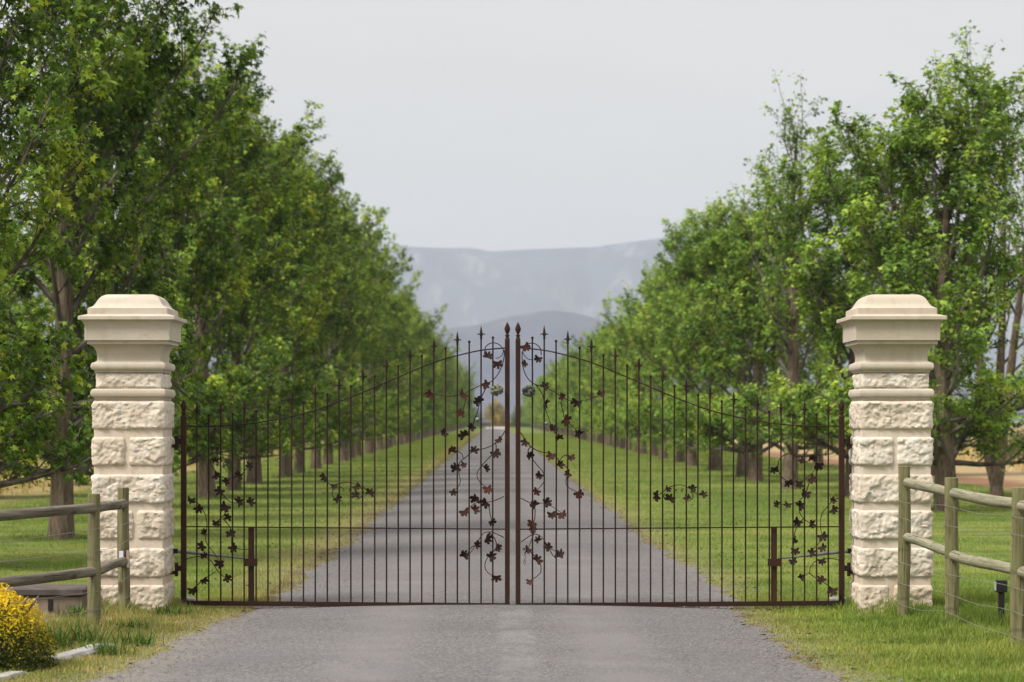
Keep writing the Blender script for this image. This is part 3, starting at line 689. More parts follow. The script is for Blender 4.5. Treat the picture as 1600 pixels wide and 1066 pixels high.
fence(fr, rp_, [((3.155, 18.56, 1.045), (3.31, 17.64, .992), .037), ((3.155, 18.56, .622), (3.31, 17.64, .562), .037), ((3.332, 17.56, .985), (3.424, 15.86, .973), .040), ((3.332, 17.56, .54), (3.424, 15.86, .53), .040), ((3.44, 15.78, .965), (3.50, 13.6, .96), .040), ((3.44, 15.78, .525), (3.50, 13.6, .52), .040)], [.90, .77, .42, .27, .12], 'post', 'railg')
# small tags on the left post
for (xa, xb, ya, yb, c1, c2, lab, rzz) in ((185.5, 193.5, 861, 886, (.50, .52, .60), (.42, .22, .22), 'small pale blue and pink tag on the fence post before the left pillar', -.5), (197.5, 202, 860, 887, (.62, .42, .40), (.55, .50, .50), 'narrow pink tag on the fence post before the left pillar', .6)):
    Yt = 18.577; a = px(xa, yb, Yt); b = px(xb, ya, Yt)
    N = NT('tag_print'); zo = N.sep(N.obj())[2]; n_ = N.noise(N.obj(), 60, 3)
    N.bsdf(N.mix(N.rng(N.math('ADD', zo, N.math('MULTIPLY', n_, .03)), .04, .05), c2, c1), .5, 0, .3)
    o = MB().box(-(b[0] - a[0]) / 2, (b[0] - a[0]) / 2, -.002, .002, 0, b[2] - a[2], .0008).build('post_tag', N.m); o.location = ((a[0] + b[0]) / 2, Yt, a[2]); o.rotation_euler = (0, 0, rzz); tag(o, lab, 'tag')

# ------------------------------------------------------------------ small things by the fences
bx = empty('utility_box', (-3.42, 18.72, 0), 0, 'low plastered utility box with dark slab lid behind the left fence', 'utility box')
MB().box(-.36, .25, -.2, .2, -.05, .172, .006).build('box_wall', M['boxwall'], bx)
MB().box(-.40, .268, -.225, .225, .1725, .236, .012).build('slab_lid', M['slab'], bx)
MB().box(-.010, .025, -.206, -.195, .06, .150).build('vent_slot', M['black'], bx)
bl = empty('path_light', (3.72, 17.8, 0), 0, 'small black path light bollard behind the right fence', 'path light')
MB().box(-.02, .02, -.02, .02, -.05, .255, .003).build('stem', M['black'], bl)
hd = MB().box(-.04, .04, -.035, .035, .2555, .345, .006).build('lamp_head', M['black'], bl)
MB().box(-.0475, -.0405, -.026, .026, .268, .333, .002).build('lens', flat('frosted_lens', (.62, .64, .68), .3), hd)
def kerb(a, b, wid, h, lab):
    a, b = Vector(a), Vector(b); d = b - a; o = empty('kerb_stone', a, math.atan2(d.y, d.x), lab, 'kerb stone', 'loose kerb stones'); mb = MB()
    n = 12; V = []; Fs = []
    for k in range(n + 1):
        x = d.length * k / n; e = .012 * mnoise.noise(Vector((x * 6, a.y, 3))); q = .012 if k in (0, n) else 0
        for y, z in ((-wid / 2 + q, -.05), (-wid / 2 + q + e, h - .02), (-wid / 2 + .018 + q, h - q + e * .5), (wid / 2 - .018 - q, h - q + e * .5), (wid / 2 - q, h - .02), (wid / 2 - q, -.05)): V.append((x, y, z))
    for k in range(n):
        for j in range(5): Fs.append((k * 6 + j, k * 6 + 6 + j, k * 6 + 7 + j, k * 6 + 1 + j))
    Fs.append((0, 1, 2, 3, 4, 5)); Fs.append(tuple(reversed(range(n * 6, n * 6 + 6))))
    mb.add(V, Fs); mb.build('kerb_body', M['concrete'], o, True, 40)
kerb((-2.75, 15.05, 0), (-2.57, 16.05, 0), .14, .05, 'pale concrete kerb stone lying in the weeds beside the yellow shrub')
kerb((-3.02, 13.6, 0), (-2.83, 14.45, 0), .12, .03, 'half-buried kerb stone below the yellow shrub at the corner')
for sgx, lab in ((-2.53, 'small pale concrete footing at the foot of the left pillar'), (2.80, 'small pale concrete footing at the foot of the right pillar')):
    o = MB().box(-.07, .07, -.09, .09, -.03, .075, .012).build('concrete_footing', M['concrete']); o.location = (sgx, 19.75, 0); tag(o, lab, 'footing')

# ------------------------------------------------------------------ foliage
def rand_frames(N_, up, rnd, rg, outd):
    nrm = up + rnd * rg.normal(size=(N_, 3)) + outd; nrm /= np.linalg.norm(nrm, axis=1)[:, None]
    t_ = rg.normal(size=(N_, 3)) + np.array([0, 0, -.5]) + outd * .8; t_ -= nrm * (t_ * nrm).sum(1)[:, None]; t_ /= np.linalg.norm(t_, axis=1)[:, None] + 1e-9
    b_ = np.cross(t_, nrm); return b_, t_, nrm          # columns x, y(tip), z(normal)
STAR = np.array([(0, .12, .04), (.10, -.02, 0), (.62, -.06, -.10), (.34, .22, 0), (.80, .58, -.14), (.24, .52, .02), (0, 1.05, -.16), (-.24, .52, .02), (-.80, .58, -.14), (-.34, .22, 0), (-.62, -.06, -.10), (-.10, -.02, 0)])
STAR_F = np.array([(0, k, k + 1) for k in range(1, 11)])
STAR_S = np.array([(0, -.05, 0), (.72, .35, -.1), (.18, .48, .02), (0, 1.05, -.14), (-.18, .48, .02), (-.72, .35, -.1)]); STAR_SF = np.array([(0, 1, 2), (0, 2, 3), (0, 3, 4), (0, 4, 5)])
OVAL = np.array([(0, 0, 0), (.30, .45, .05), (0, 1, -.05), (-.30, .45, .05)]); OVAL_F = np.array([(0, 1, 2), (0, 2, 3)])
def leaves_mesh(name, pos, size, tint, mat, rg, tpl=STAR, tf=STAR_F, up=(0, 0, .9), rnd=.48, outd=0.0):
    n = len(pos); b_, t_, nr = rand_frames(n, np.array(up), rnd, rg, outd)
    s_ = size[:, None, None]
    V = pos[:, None, :] + s_ * (tpl[None, :, 0:1] * b_[:, None] + tpl[None, :, 1:2] * t_[:, None] + tpl[None, :, 2:3] * nr[:, None])
    k = len(tpl); Fc = tf[None] + (np.arange(n) * k)[:, None, None]
    return np_mesh(name, V.reshape(-1, 3), Fc.reshape(-1, tf.shape[1]), mat, False, np.repeat(tint, k))

def make_tree(seed, H, R, leafmat, detail=1.0, nlimb=30, base=.95, star=True, sparse=0.0, lean=(0, 0), r0=.185, lsize=.085, stems=1, dead=0, topw=.5):
    rg = np.random.default_rng(seed); rr = random.Random(seed)
    trunk = MB(); br = MB(); LP = []; LT = []
    def trunk_path(az0, spread, h):
        P = []; ph = rr.uniform(0, 6)
        for k in range(13):
            u = k / 12; z = u * h
            P.append(Vector((math.cos(az0) * spread * u ** .8 + lean[0] * u ** 1.4 + .10 * math.sin(ph + u * 5) * u, math.sin(az0) * spread * u ** .8 + lean[1] * u ** 1.4 + .10 * math.cos(ph * 1.3 + u * 4) * u, z)))
        return P
    def at(P, u):
        f = u * (len(P) - 1); k = min(int(f), len(P) - 2); return P[k].lerp(P[k + 1], f - k)
    def prof(z):                                  # crown radius by height
        u = (z - base) / (H - base); u = min(max(u, 0), 1)
        lo = .80 + .20 * min(1, u / .25)
        hi = 1 if u < topw else max(.14, 1 - ((u - topw) / (1 - topw)) ** 1.35 * .86)
        return R * lo * hi
    def leafrun(P, n, spread, t0=.1):
        for q in range(n):
            u = t0 + (1 - t0) * math.sqrt(rr.random()); c = at(P, u); LP.append((c.x + rr.gauss(0, spread), c.y + rr.gauss(0, spread), c.z + rr.gauss(0, spread * .8)))
    def grow(o, d, Ln, r, bend=.35, n=6):
        P = [o.copy()]; d = d.normalized(); st = Ln / n
        for k in range(n):
            d = (d + Vector((rr.gauss(0, .10), rr.gauss(0, .10), bend / n + rr.gauss(0, .06)))).normalized(); P.append(P[-1] + d * st)
        return P
    for s_ in range(stems):
        az0 = 2.4 * s_ + rr.uniform(0, 1) ; sp = 0 if stems == 1 else .9
        hh = H * (.93 if s_ == 0 else rr.uniform(.75, .92)); TP = trunk_path(az0, sp, hh); rs = r0 if stems == 1 else r0 * .72
        TP2 = [TP[0] + Vector((0, 0, -.08)), TP[0] + Vector((0, 0, .05)), TP[0] + Vector((0, 0, .25))] + TP[1:]
        RR = [rs * 1.30, rs * 1.16, rs * 1.04] + [max(.012, rs * (1 - .92 * (k / 12) ** 1.1)) for k in range(1, 13)]
        trunk.tube(TP2, RR, 14)
        nl = int(nlimb / stems)
        for k in range(nl):
            u0 = (base * .80 / hh) + (0.93 - base * .80 / hh) * ((k + rr.random() * .6) / nl) ** 1.45; o = at(TP, u0); az_ = k * 2.4 + rr.uniform(-.5, .5)
            reach = prof(o.z + 1.0) * rr.uniform(.72, 1.12); hz = (o.z - base) / (H - base)
            elev = rr.uniform(-.10, .50) if hz < .14 else rr.uniform(.5, 1.05) + .35 * hz
            Ln = min(reach / max(.35, math.cos(elev)), (H * 1.04 - o.z) / max(.25, math.sin(min(1.4, elev + .2)))) ; Ln = max(.5, Ln)
            d = Vector((math.cos(az_) * math.cos(elev), math.sin(az_) * math.cos(elev), math.sin(elev)))
            P = grow(o, d, Ln, 0, .55 if hz > .14 else .25, 7); rb = max(.012, rs * (1 - .9 * u0 ** .75) * .42)
            br.tube(P, [rb * (1 - .85 * j / 7) for j in range(8)], 6)
            isdead = rr.random() < dead
            ns = max(4, int(Ln * 4.2 * detail ** .3))
            for j in range(ns):
                u1 = .18 + .82 * (j + rr.random()) / ns; o2 = at(P, u1); ax = (at(P, min(1, u1 + .05)) - at(P, u1 - .05)).normalized()
                sd_ = Vector((rr.gauss(0, 1), rr.gauss(0, 1), rr.gauss(.15, .6))); sd_ = (sd_ - ax * sd_.dot(ax)).normalized()
                d2 = (ax * .75 + sd_ * rr.uniform(.55, 1.1) + Vector((0, 0, .15))).normalized(); L2 = rr.uniform(.45, 1.0) * (1.15 - .45 * u1)
                if (o2 + d2 * L2).z < base * .86: d2.z = abs(d2.z)
                P2 = grow(o2, d2, L2, 0, .35, 4); br.tube(P2, [rb * .24 * (1 - .8 * q / 4) + .003 for q in range(5)], 4, False)
                if isdead or rr.random() < sparse: continue
                leafrun(P2, int(17 * detail), .065, .35)
                for m in range(2):
                    o3 = at(P2, rr.uniform(.3, .95)); d3 = (d2 + Vector((rr.gauss(0, .7), rr.gauss(0, .7), rr.gauss(.1, .5)))).normalized(); P3 = grow(o3, d3, rr.uniform(.25, .5), 0, .3, 3)
                    br.tube(P3, [.006, .005, .004, .002], 3, False); leafrun(P3, int(13 * detail), .055, .3)
            if not isdead and sparse < .5: leafrun(P, int(26 * detail), .11, .25)
        tips = []
        for j in range(11):                       # leader shoots
            o2 = at(TP, rr.uniform(.70, 1)) + Vector((rr.gauss(0, .35), rr.gauss(0, .35), 0)) * (1 if j > 3 else 0); P2 = grow(o2, Vector((rr.gauss(0, .3), rr.gauss(0, .3), 1)), rr.uniform(.7, 1.9), 0, .2, 5); br.tube(P2, [.014, .012, .010, .008, .005, .003], 4, False); leafrun(P2, int(26 * detail), .085, .05)
    pos = np.array(LP); n = len(pos); top = float(np.percentile(pos[:, 2], 99.8))
    clump = np.array([mnoise.noise(Vector(p) * 1.1 + Vector((seed * 7.1, 0, 0))) for p in LP])
    fine = np.array([mnoise.noise(Vector(p) * 3.7 + Vector((0, seed * 3.3, 0))) for p in LP])
    tint = np.clip(.43 + .60 * clump + .42 * fine + rg.normal(0, .17, n), 0, 1)
    tint = np.where(rg.random(n) < .012, 1.0, tint)
    size = lsize * rg.uniform(.65, 1.25, n)
    cxy = pos * np.array([1, 1, 0]); cxy = cxy / (np.linalg.norm(cxy, axis=1)[:, None] + .3)
    cm = leaves_mesh('crown', pos, size, tint, M[leafmat], rg, STAR if star else STAR_S, STAR_F if star else STAR_SF, outd=cxy * .45)
    print('tree', seed, n, 'leaves'); return trunk.mesh('trunk', M['bark'], True, 60), br.mesh('branches', M['branch'], False), cm, top
TV = {}
TV['LA'] = make_tree(11, 9.6, 2.1, 'leafL', 1.35, 46, lsize=.084)
TV['LB'] = make_tree(12, 9.2, 2.15, 'leafL', 1.35, 46, dead=.05, lsize=.084)
TV['LC'] = make_tree(13, 9.8, 2.0, 'leafL', 1.6, 46, star=False, lsize=.085)
TV['RA'] = make_tree(21, 7.0, 2.1, 'leafR', 1.6, 38, star=False, lsize=.084)
TV['RB'] = make_tree(22, 8.9, 1.5, 'leafR', 1.1, 34, star=False, lsize=.080, sparse=.28, dead=.22)
TV['RC'] = make_tree(23, 9.2, 1.9, 'leafR', 1.2, 34, star=False, lsize=.080, base=1.4, sparse=.15, dead=.35, stems=3, lean=(-.9, 0), r0=.165)
TV['FL'] = make_tree(31, 9.8, 2.15, 'leafL', .95, 36, star=False, lsize=.105)
TV['FM'] = make_tree(32, 9.4, 2.2, 'leafL', .95, 36, star=False, lsize=.105)
TV['FR'] = make_tree(41, 6.7, 2.25, 'leafR', 1.0, 32, star=False, lsize=.105)
TV['FS'] = make_tree(42, 7.1, 2.1, 'leafR', 1.0, 32, star=False, lsize=.105)
TV['FN'] = make_tree(33, 9.6, 2.0, 'leafL', .95, 36, star=False, lsize=.105)
TV['FT'] = make_tree(43, 6.9, 1.9, 'leafR', 1.0, 32, star=False, lsize=.105, sparse=.1, dead=.08)
def plant_tree(var, x, y, rz, s_, label, group, name='avenue_tree', zs=1.0, ws=1.0):
    t_, b_, c_, top = TV[var]; s_ = s_ / top            # s_ is the wanted height in metres
    r = empty(name, (x, y, 0), rz, label, 'tree', group); r.scale = (s_ * ws * rng.uniform(.92, 1.08), s_ * ws * rng.uniform(.92, 1.08), s_ * zs); r.rotation_euler = (rng.uniform(-.03, .03), rng.uniform(-.03, .03), rz)
    link('trunk', t_, r); link('branches', b_, r); link('crown', c_, r); return r
ORD = ['nearest', 'second', 'third', 'fourth', 'fifth', 'sixth', 'seventh', 'eighth', 'ninth', 'tenth', 'eleventh', 'twelfth']
def olabel(k, side, extra):
    if k == 0: return f'nearest tree of the {side} avenue row, {extra}'
    if k < 12: return f'{ORD[k]} tree from the gate in the {side} avenue row'
    return f'far leafy tree deep in the {side} avenue row beyond the twelfth'
D = GY
left_y = [1.30 * D, 1.58 * D, 1.87 * D, 2.14 * D, 2.42 * D, 2.68 * D, 2.96 * D, 3.28 * D, 3.52 * D]
while left_y[-1] < 445: left_y.append(left_y[-1] + 6.1 + rng.uniform(-.5, .5))
LS = [9.6, 10.0, 7.4, 8.2, 9.4, 8.7, 9.7, 9.0, 9.3]
seqL = ['LA', 'LB', 'LC', 'LA', 'LB', 'LC', 'LA', 'LB', 'LC']
for k, y in enumerate(left_y):
    v = seqL[k] if k < len(seqL) else ('FL', 'FM', 'FN')[(k * 7 // 3) % 3]
    plant_tree(v, -5.64 + rng.uniform(-.12, .12), y, rng.uniform(0, 6.28), (LS[k] if k < len(LS) else (rng.uniform(9.0, 10.0) if k < 16 else rng.uniform(8.2, 9.4))), olabel(k, 'left', 'its trunk outside the picture'), 'trees of the left avenue row', ws=.82 if k < 4 else .95)
right_y = [2.44 * D, 2.71 * D, 3.05 * D, 3.28 * D, 3.70 * D, 4.03 * D, 4.42 * D]
while right_y[-1] < 445: right_y.append(right_y[-1] + 6.4 + rng.uniform(-.5, .5))
seqR = ['RA', 'RB', 'RA', 'RA', 'RA', 'RA', 'RA']
plant_tree('RC', 9.75, 2.42 * D, 2.0, 9.0, 'several-stemmed leaning tree with bare grey twigs right of the right pillar', None, 'leaning_tree')
plant_tree('RA', 7.5, 2.07 * D, 1.1, 7.4, 'tree with a dark trunk just behind the right pillar', None, 'pillar_tree')
for k, y in enumerate(right_y):
    v = seqR[k] if k < len(seqR) else ('FR', 'FS', 'FT')[(k * 7 // 3) % 3]
    plant_tree(v, 6.46 + rng.uniform(-.12, .12) + (.5 if k == 0 else 0), y, rng.uniform(0, 6.28), (9.0 if k == 1 else 7.2 if k == 0 else rng.uniform(6.9, 7.8) if k < 8 else rng.uniform(6.0, 7.2)), olabel(k, 'right', 'beside the right gate hinge'), 'trees of the right avenue row')
for k, (x, y, v, s_, lb) in enumerate([(-10.2, 47, 'LC', 6.8, 'leafy tree behind the left row, at the far left edge of the picture'), (-9.6, 56, 'LA', 7.0, 'leafy tree behind the left row, just left of the left pillar'), (-13.5, 66, 'LB', 7.4, 'leafy tree deeper behind the left row, towards the left edge'), (11.8, 66, 'RA', 6.8, 'leafy tree behind the right row, right of the leaning tree'), (10.4, 78, 'RA', 6.5, 'leafy tree behind the right row, above the right pillar')]):
    plant_tree(v, x, y, k * 1.3, s_, lb, None, 'field_tree')
plant_tree('FL', -9, 480, .7, 8.5, 'dark green tree closing the far end of the drive, left', None, 'far_tree')
plant_tree('FM', 9, 485, 2.7, 8.5, 'dark green tree closing the far end of the drive, right', None, 'far_tree')

def shrub(name, loc, rx, ry_, rz_, n, lsize, mat, seed, label, cat, group=None, topyel=False, flatn=.2):
    rg = np.random.default_rng(seed); root = empty(name, loc, 0, label, cat, group)
    d = rg.normal(size=(n, 3)); d /= np.linalg.norm(d, axis=1)[:, None]; d[:, 2] = np.abs(d[:, 2]) * 1.0 - .12
    lump = np.array([mnoise.noise(Vector(q) * 2.6 + Vector((seed, 0, 0))) + .5 * mnoise.noise(Vector(q) * 6 + Vector((seed, 4, 0))) for q in d])
    rad_ = (1 - .55 * rg.random(n) ** 2.2) * (1 + flatn * lump)
    P = d * rad_[:, None] * np.array([rx, ry_, rz_]); P[:, 2] = np.maximum(P[:, 2], .01) + .02
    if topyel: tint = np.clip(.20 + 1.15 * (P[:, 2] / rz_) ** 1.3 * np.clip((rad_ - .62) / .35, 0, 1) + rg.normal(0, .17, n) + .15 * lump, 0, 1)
    else: tint = np.clip(.45 + .4 * lump + rg.normal(0, .18, n), 0, 1)
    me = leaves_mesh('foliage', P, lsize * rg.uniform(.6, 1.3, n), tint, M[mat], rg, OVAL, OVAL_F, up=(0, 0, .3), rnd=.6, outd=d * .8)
    link('foliage', me, root)
    st = MB(); r_ = random.Random(seed)
    for k in range(9):
        a_ = r_.uniform(0, 6.28); e = r_.uniform(.3, .8); st.tube(smoothpath([(0, 0, -.03), (rx * e * .4 * math.cos(a_), ry_ * e * .4 * math.sin(a_), rz_ * .45), (rx * e * math.cos(a_), ry_ * e * math.sin(a_), rz_ * .85)], 3), [.012 * rz_ * 2, *[.009 * rz_ * 2] * 5, .004], 5)
    st.build('stems', M['branch'], root); return root
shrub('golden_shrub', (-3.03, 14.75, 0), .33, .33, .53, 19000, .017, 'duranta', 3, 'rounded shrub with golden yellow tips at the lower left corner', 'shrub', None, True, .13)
shrub('yellow_shrub', (.0, 458, 0), 2.6, 2.6, 5.4, 2600, .42, 'leafY', 41, 'tall golden-yellow bush at the far end of the drive', 'bush')
shrub('green_shrub', (-5.2, 462, 0), 3.0, 2.6, 4.6, 2200, .42, 'weed', 42, 'dark green bush left of the golden bush at the far end of the drive', 'bush')
shrub('green_shrub', (5.4, 462, 0), 3.2, 2.6, 4.8, 2200, .42, 'weed', 43, 'dark green bush right of the golden bush at the far end of the drive', 'bush')
for k in range(14):
    shrub('field_shrub', (-11 - 1.3 * (k % 5) - rng.uniform(0, 2), 52 + k * 6.5, 0), rng.uniform(.8, 1.5), rng.uniform(.8, 1.5), rng.uniform(.7, 1.5), 1100, .13, 'weed', 60 + k, 'scrubby bush in the dry field beyond the left avenue row', 'bush', 'scrub in the left field')
for k in range(16):
    shrub('field_vine', (17.5 + 1.8 * (k % 4), 60 + k * 5.5, 0), rng.uniform(.9, 1.3), 1.4, rng.uniform(1.1, 1.5), 1300, .12, 'vineyard', 90 + k, 'brownish vine bush in the field beyond the right avenue row', 'vine', 'vines in the right field')

# ------------------------------------------------------------------ parked vehicle far down the drive
car = empty('parked_car', (-1.75, 405, 0), 0, 'small dark car parked far down the drive by the left trees', 'car')
cb = MB(); cb.v = [(-.85, 0, .3), (.85, 0, .3), (.88, 0, .75), (-.88, 0, .75), (-.82, .1, .95), (.82, .1, .95), (-.62, .5, 1.45), (.62, .5, 1.45), (-.62, 2.2, 1.45), (.62, 2.2, 1.45), (-.82, 2.9, .95), (.82, 2.9, .95), (-.85, 4.1, .8), (.85, 4.1, .8), (-.85, 4.2, .3), (.85, 4.2, .3)]
cb.f = [(0, 1, 2, 3), (3, 2, 5, 4), (4, 5, 7, 6), (6, 7, 9, 8), (8, 9, 11, 10), (10, 11, 13, 12), (12, 13, 15, 14), (0, 14, 15, 1), (0, 3, 4, 10, 12, 14), (1, 15, 13, 11, 5, 2), (4, 6, 8, 10), (5, 11, 9, 7)]
cb.build('body', flat('car_paint', (.10, .10, .115), .35, .3), car)
MB().add([(-.72, .13, 1.0), (.72, .13, 1.0), (.58, .43, 1.40), (-.58, .43, 1.40)], [(0, 1, 2, 3)]).build('rear_window', flat('car_glass', (.25, .27, .30), .1), car)
for sx in (-.72, .72):
    for yy in (.8, 3.3): MB().tube([(sx - .1, yy, .31), (sx + .1, yy, .31)], .31, 14).build('wheel', M['black'], car)
    MB().box(sx - .1, sx + .1, -.03, -.002, .66, .78).build('tail_light', flat('tail_lamp', (.35, .04, .03), .3), car)

# ------------------------------------------------------------------ grass
def blades(name, X, Y, h, wd, rg, tint, Z=None, seg=1):
    n = len(X); a_ = rg.uniform(0, 6.28, n); ln = rg.uniform(.1, .75, n) * h; la = rg.uniform(0, 6.28, n)
    if Z is None: Z = np.zeros(n)
    dx, dy = np.cos(a_) * wd / 2, np.sin(a_) * wd / 2; lx, ly = np.cos(la) * ln, np.sin(la) * ln
    if seg == 1:
        V = np.stack([np.stack([X - dx, Y - dy, Z - .005], 1), np.stack([X + dx, Y + dy, Z - .005], 1), np.stack([X + lx, Y + ly, Z + h], 1)], 1)
        Fc = [np.arange(n * 3).reshape(n, 3)]; k = 3
    else:
        V = np.stack([np.stack([X - dx, Y - dy, Z - .005], 1), np.stack([X + dx, Y + dy, Z - .005], 1), np.stack([X + dx * .75 + lx * .35, Y + dy * .75 + ly * .35, Z + h * .6], 1), np.stack([X - dx * .75 + lx * .35, Y - dy * .75 + ly * .35, Z + h * .6], 1), np.stack([X + lx, Y + ly, Z + h], 1)], 1)
        q = np.arange(n)[:, None] * 5; Fc = [q + np.array([[0, 1, 2, 3]]), q + np.array([[3, 2, 4]])]; k = 5
    return np_mesh(name, V.reshape(-1, 3), Fc, M['blade'], False, np.repeat(tint, k))
def clumpn(X, Y, s_): return np.sin(X * 3.1 * s_ + 1.7 * np.sin(Y * 2.3 * s_)) * np.sin(Y * 2.7 * s_ + 1.9 * np.sin(X * 1.9 * s_)) + .5 * np.sin(X * 9.1 * s_ + Y * 4.2 * s_)
def outside(X, Y, m=.0): return (X < edgeL(Y) - m) | (X > edgeR(Y) + m)
def inbox(X, Y): 
    r_ = np.zeros(len(X), bool)
    for cx in (PLX, PRX): r_ |= (np.abs(X - cx) < .27) & (np.abs(Y - 19.325) < .27)
    r_ |= (X > -3.8) & (X < -3.17) & (np.abs(Y - 18.72) < .21)
    return r_
# foreground verges
n = 150000; X = np.where(rng.random(n) < .5, rng.uniform(-4.6, -1.95, n), rng.uniform(1.6, 4.6, n)); Y = rng.uniform(13.2, 20.6, n)
k = outside(X, Y, -.05 + rng.exponential(.05, n) * 1.0 - .02) & ~inbox(X, Y); X, Y = X[k], Y[k]
d = np.maximum(X - edgeR(Y), edgeL(Y) - X); c_ = clumpn(X, Y, 1.0)
h = (.022 + .055 * np.clip(d / 1.2, 0, 1)) * (1 + .35 * c_) * rng.uniform(.6, 1.4, len(X)); h = np.where(X > 0, h * (.55 + .7 * np.clip((X - 2.3) / .8, 0, 1) * (.6 + .4 * clumpn(X, Y, .7))), h * .8)
post_d = np.minimum.reduce([np.hypot(X - p[0], Y - p[1]) for p in lp + rp_]); h *= 1 + 1.0 * np.clip(1 - post_d / .25, 0, 1)
pd = np.minimum(np.maximum(np.abs(X - PLX), np.abs(Y - 19.325)), np.maximum(np.abs(X - PRX), np.abs(Y - 19.325))); h *= 1 + .9 * np.clip(1 - (pd - .27) / .2, 0, 1)
kk = rng.random(len(X)) < np.clip(.35 + d / .5, .12, 1); X, Y, h = X[kk], Y[kk], np.clip(h[kk], .01, .2)
o = link('verge_grass', blades('verge_grass', X, Y, h, rng.uniform(.004, .008, len(X)), rng, rng.random(len(X)), None, 2)); tag(o, 'tufted grass of the verges in front of the pillars', 'grass', kind='stuff')
# mown lawn beyond the gate
n = 420000; Y = 20.2 + 230 * rng.random(n) ** 2.6; X = rng.uniform(-1, 1, n) * np.minimum(4.2 + (Y - 20) * .16, 11.5) ; X = np.where(X < 0, X - 1.6, X + 1.6)
k = outside(X, Y, rng.exponential(.05, n) - .05) & ~inbox(X, Y) & ~((X > 11) | (X < -9.0)); X, Y = X[k], Y[k]
h = (.025 + .012 * clumpn(X, Y, .6)) * rng.uniform(.6, 1.5, len(X)) + .0003 * (Y - 20)
td = np.full(len(X), 9.0)
for yy in left_y[:9]: td = np.minimum(td, np.hypot(X + 5.64, Y - yy))
for yy in right_y[:7]: td = np.minimum(td, np.hypot(X - 6.46, Y - yy))
h *= 1 + 1.8 * np.clip(1 - (td - .2) / .5, 0, 1)
o = link('lawn_grass', blades('lawn_grass', X, Y, np.clip(h, .01, .2), .006 + .0003 * (Y - 20), rng, rng.random(len(X)))); tag(o, 'mown lawn grass under the avenue trees', 'grass', kind='stuff')
# dry grass of the fields
n = 40000; Y = rng.uniform(42, 130, n); X = np.where(rng.random(n) < .5, rng.uniform(-30, -9.5, n), rng.uniform(15, 36, n))
o = link('field_grass', blades('field_grass', X, Y, rng.uniform(.1, .4, n), .03 + 0 * X, rng, rng.random(n))); tag(o, 'rough dry grass of the fields beyond the tree rows', 'grass', kind='stuff')
# broad weeds by the kerb stone
def weed(loc, n, h, seed, label):
    rg = np.random.default_rng(seed); V = []; Fs = []; T = []
    for k in range(n):
        a_ = rg.uniform(0, 6.28); L_ = h * rg.uniform(.6, 1.25); w_ = rg.uniform(.0025, .006); out_ = rg.uniform(.25, .9); b0 = len(V); tn = rg.random()
        px_, py_ = -math.sin(a_), math.cos(a_); bx0, by0 = rg.normal(0, .075), rg.normal(0, .075)
        for j in range(4):
            u = j / 3; r_ = L_ * out_ * u ** 1.2; z = L_ * (u - .45 * out_ * u * u); ww = w_ * (1 - abs(u - .35) * 1.35) if j < 3 else .0008
            V += [(bx0 + math.cos(a_) * r_ + px_ * ww, by0 + math.sin(a_) * r_ + py_ * ww, z), (bx0 + math.cos(a_) * r_ - px_ * ww, by0 + math.sin(a_) * r_ - py_ * ww, z)]; T += [tn, tn]
        for j in range(3): Fs.append((b0 + 2 * j, b0 + 2 * j + 1, b0 + 2 * j + 3, b0 + 2 * j + 2))
    o = link('weed_tuft', np_mesh('weed_tuft', np.array(V), np.array(Fs), M['weed'], True, np.array(T))); o.location = loc; tag(o, label, 'weed', 'weeds by the left verge')
for k, (x, y, n_, h_, lb) in enumerate([(-2.93, 16.0, 60, .17, 'green weed tuft between the yellow shrub and the front left fence post'), (-2.80, 16.45, 50, .15, 'green weed tuft left of the kerb stone, before the fence post'), (-2.52, 15.65, 60, .10, 'low green weed on the road side of the kerb stone'), (-2.42, 16.3, 45, .10, 'low green weed just past the end of the kerb stone'),
                                      (-2.52, 18.75, 40, .09, 'small weed at the right corner of the left pillar base'), (-3.15, 18.35, 40, .13, 'dry tuft in front of the low utility box'), (-2.66, 17.5, 40, .08, 'small weed on the verge right of the front left fence post')]): weed((x, y, 0), int(n_ * 2.6), h_ * 1.25, 200 + k, lb)
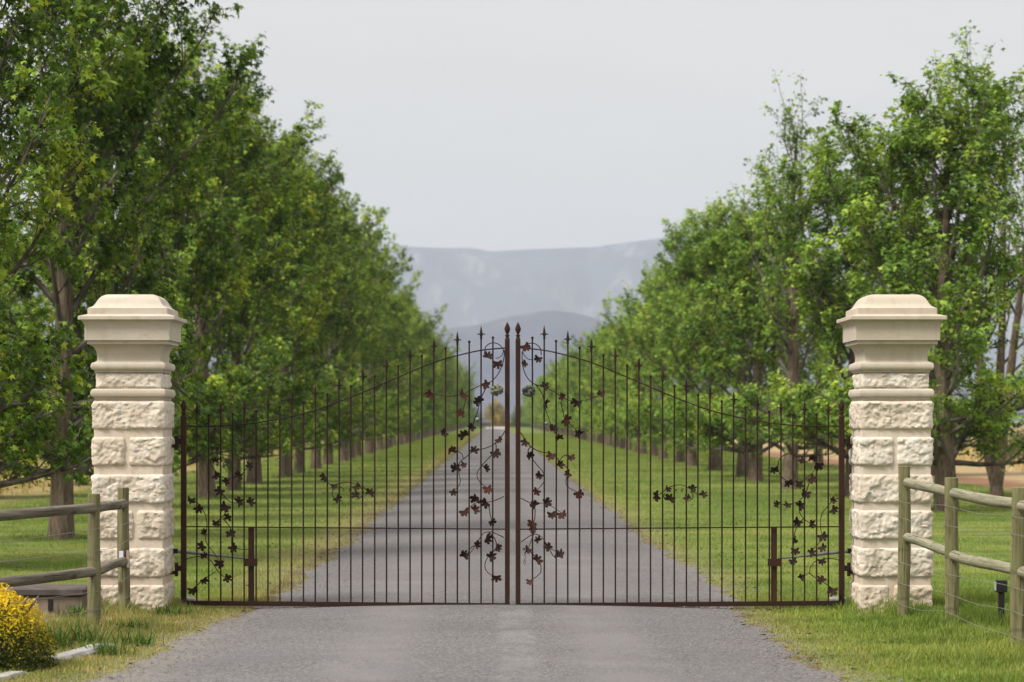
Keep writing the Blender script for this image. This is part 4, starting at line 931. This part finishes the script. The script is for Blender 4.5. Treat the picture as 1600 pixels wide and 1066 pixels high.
# loose stones along the road edge, fallen leaves
def scatter(name, n, ylo, yhi, smin, smax, mat, label, leafy=False):
    rg = np.random.default_rng(len(name)); Y = ylo + (yhi - ylo) * rg.random(n) ** 1.6; sd_ = rg.random(n) < .5; off = rg.normal(-.05 if not leafy else .8, .22 if not leafy else 1.0, n); off = np.where(leafy & (off < -.12), np.abs(off) + .05, off)
    X = np.where(sd_, edgeL(Y) - off, edgeR(Y) + off); Zz = np.where(outside(X, Y), .0, road_z(X, Y)) + .003
    s_ = rg.uniform(smin, smax, n) ; a_ = rg.uniform(0, 6.28, n); V = []
    if leafy:
        tpl = np.array([(-1, 0, .1), (0, -.55, .35), (1, 0, .2), (0, .55, .5)]); Fc = np.array([(0, 1, 2), (0, 2, 3)])
    else:
        tpl = np.array([(1, 0, .2), (.2, .9, .15), (-.9, .4, .2), (-.6, -.8, .15), (.5, -.8, .2), (0, 0, .85)]); Fc = np.array([(0, 1, 5), (1, 2, 5), (2, 3, 5), (3, 4, 5), (4, 0, 5)])
    ca, sa = np.cos(a_)[:, None], np.sin(a_)[:, None]
    V = np.stack([X[:, None] + s_[:, None] * (tpl[None, :, 0] * ca - tpl[None, :, 1] * sa), Y[:, None] + s_[:, None] * (tpl[None, :, 0] * sa + tpl[None, :, 1] * ca), Zz[:, None] + s_[:, None] * tpl[None, :, 2]], -1)
    o = link(name, np_mesh(name, V.reshape(-1, 3), (Fc[None] + (np.arange(n) * len(tpl))[:, None, None]).reshape(-1, 3), M[mat])); tag(o, label, 'debris', kind='stuff')
scatter('loose_gravel', 9000, 13, 45, .004, .013, 'pebble', 'loose stones along the ragged edges of the drive')
scatter('fallen_leaves', 1900, 14, 60, .014, .034, 'dryleaf', 'dry brown leaves fallen along the edges of the drive', True)

# ------------------------------------------------------------------ haze
N = NT('haze_air'); pv = N.n('ShaderNodeVolumePrincipled'); pv.inputs['Color'].default_value = (.80, .88, 1.0, 1); pv.inputs['Density'].default_value = 1.8e-4; pv.inputs['Anisotropy'].default_value = 0.0
N.l(pv.outputs[0], N.out.inputs['Volume'])
o = MB().box(-8800, 8800, -500, 10800, -6.5, 640).build('haze', N.m, None, False); tag(o, 'thin pale air haze over the valley', 'haze', kind='stuff')
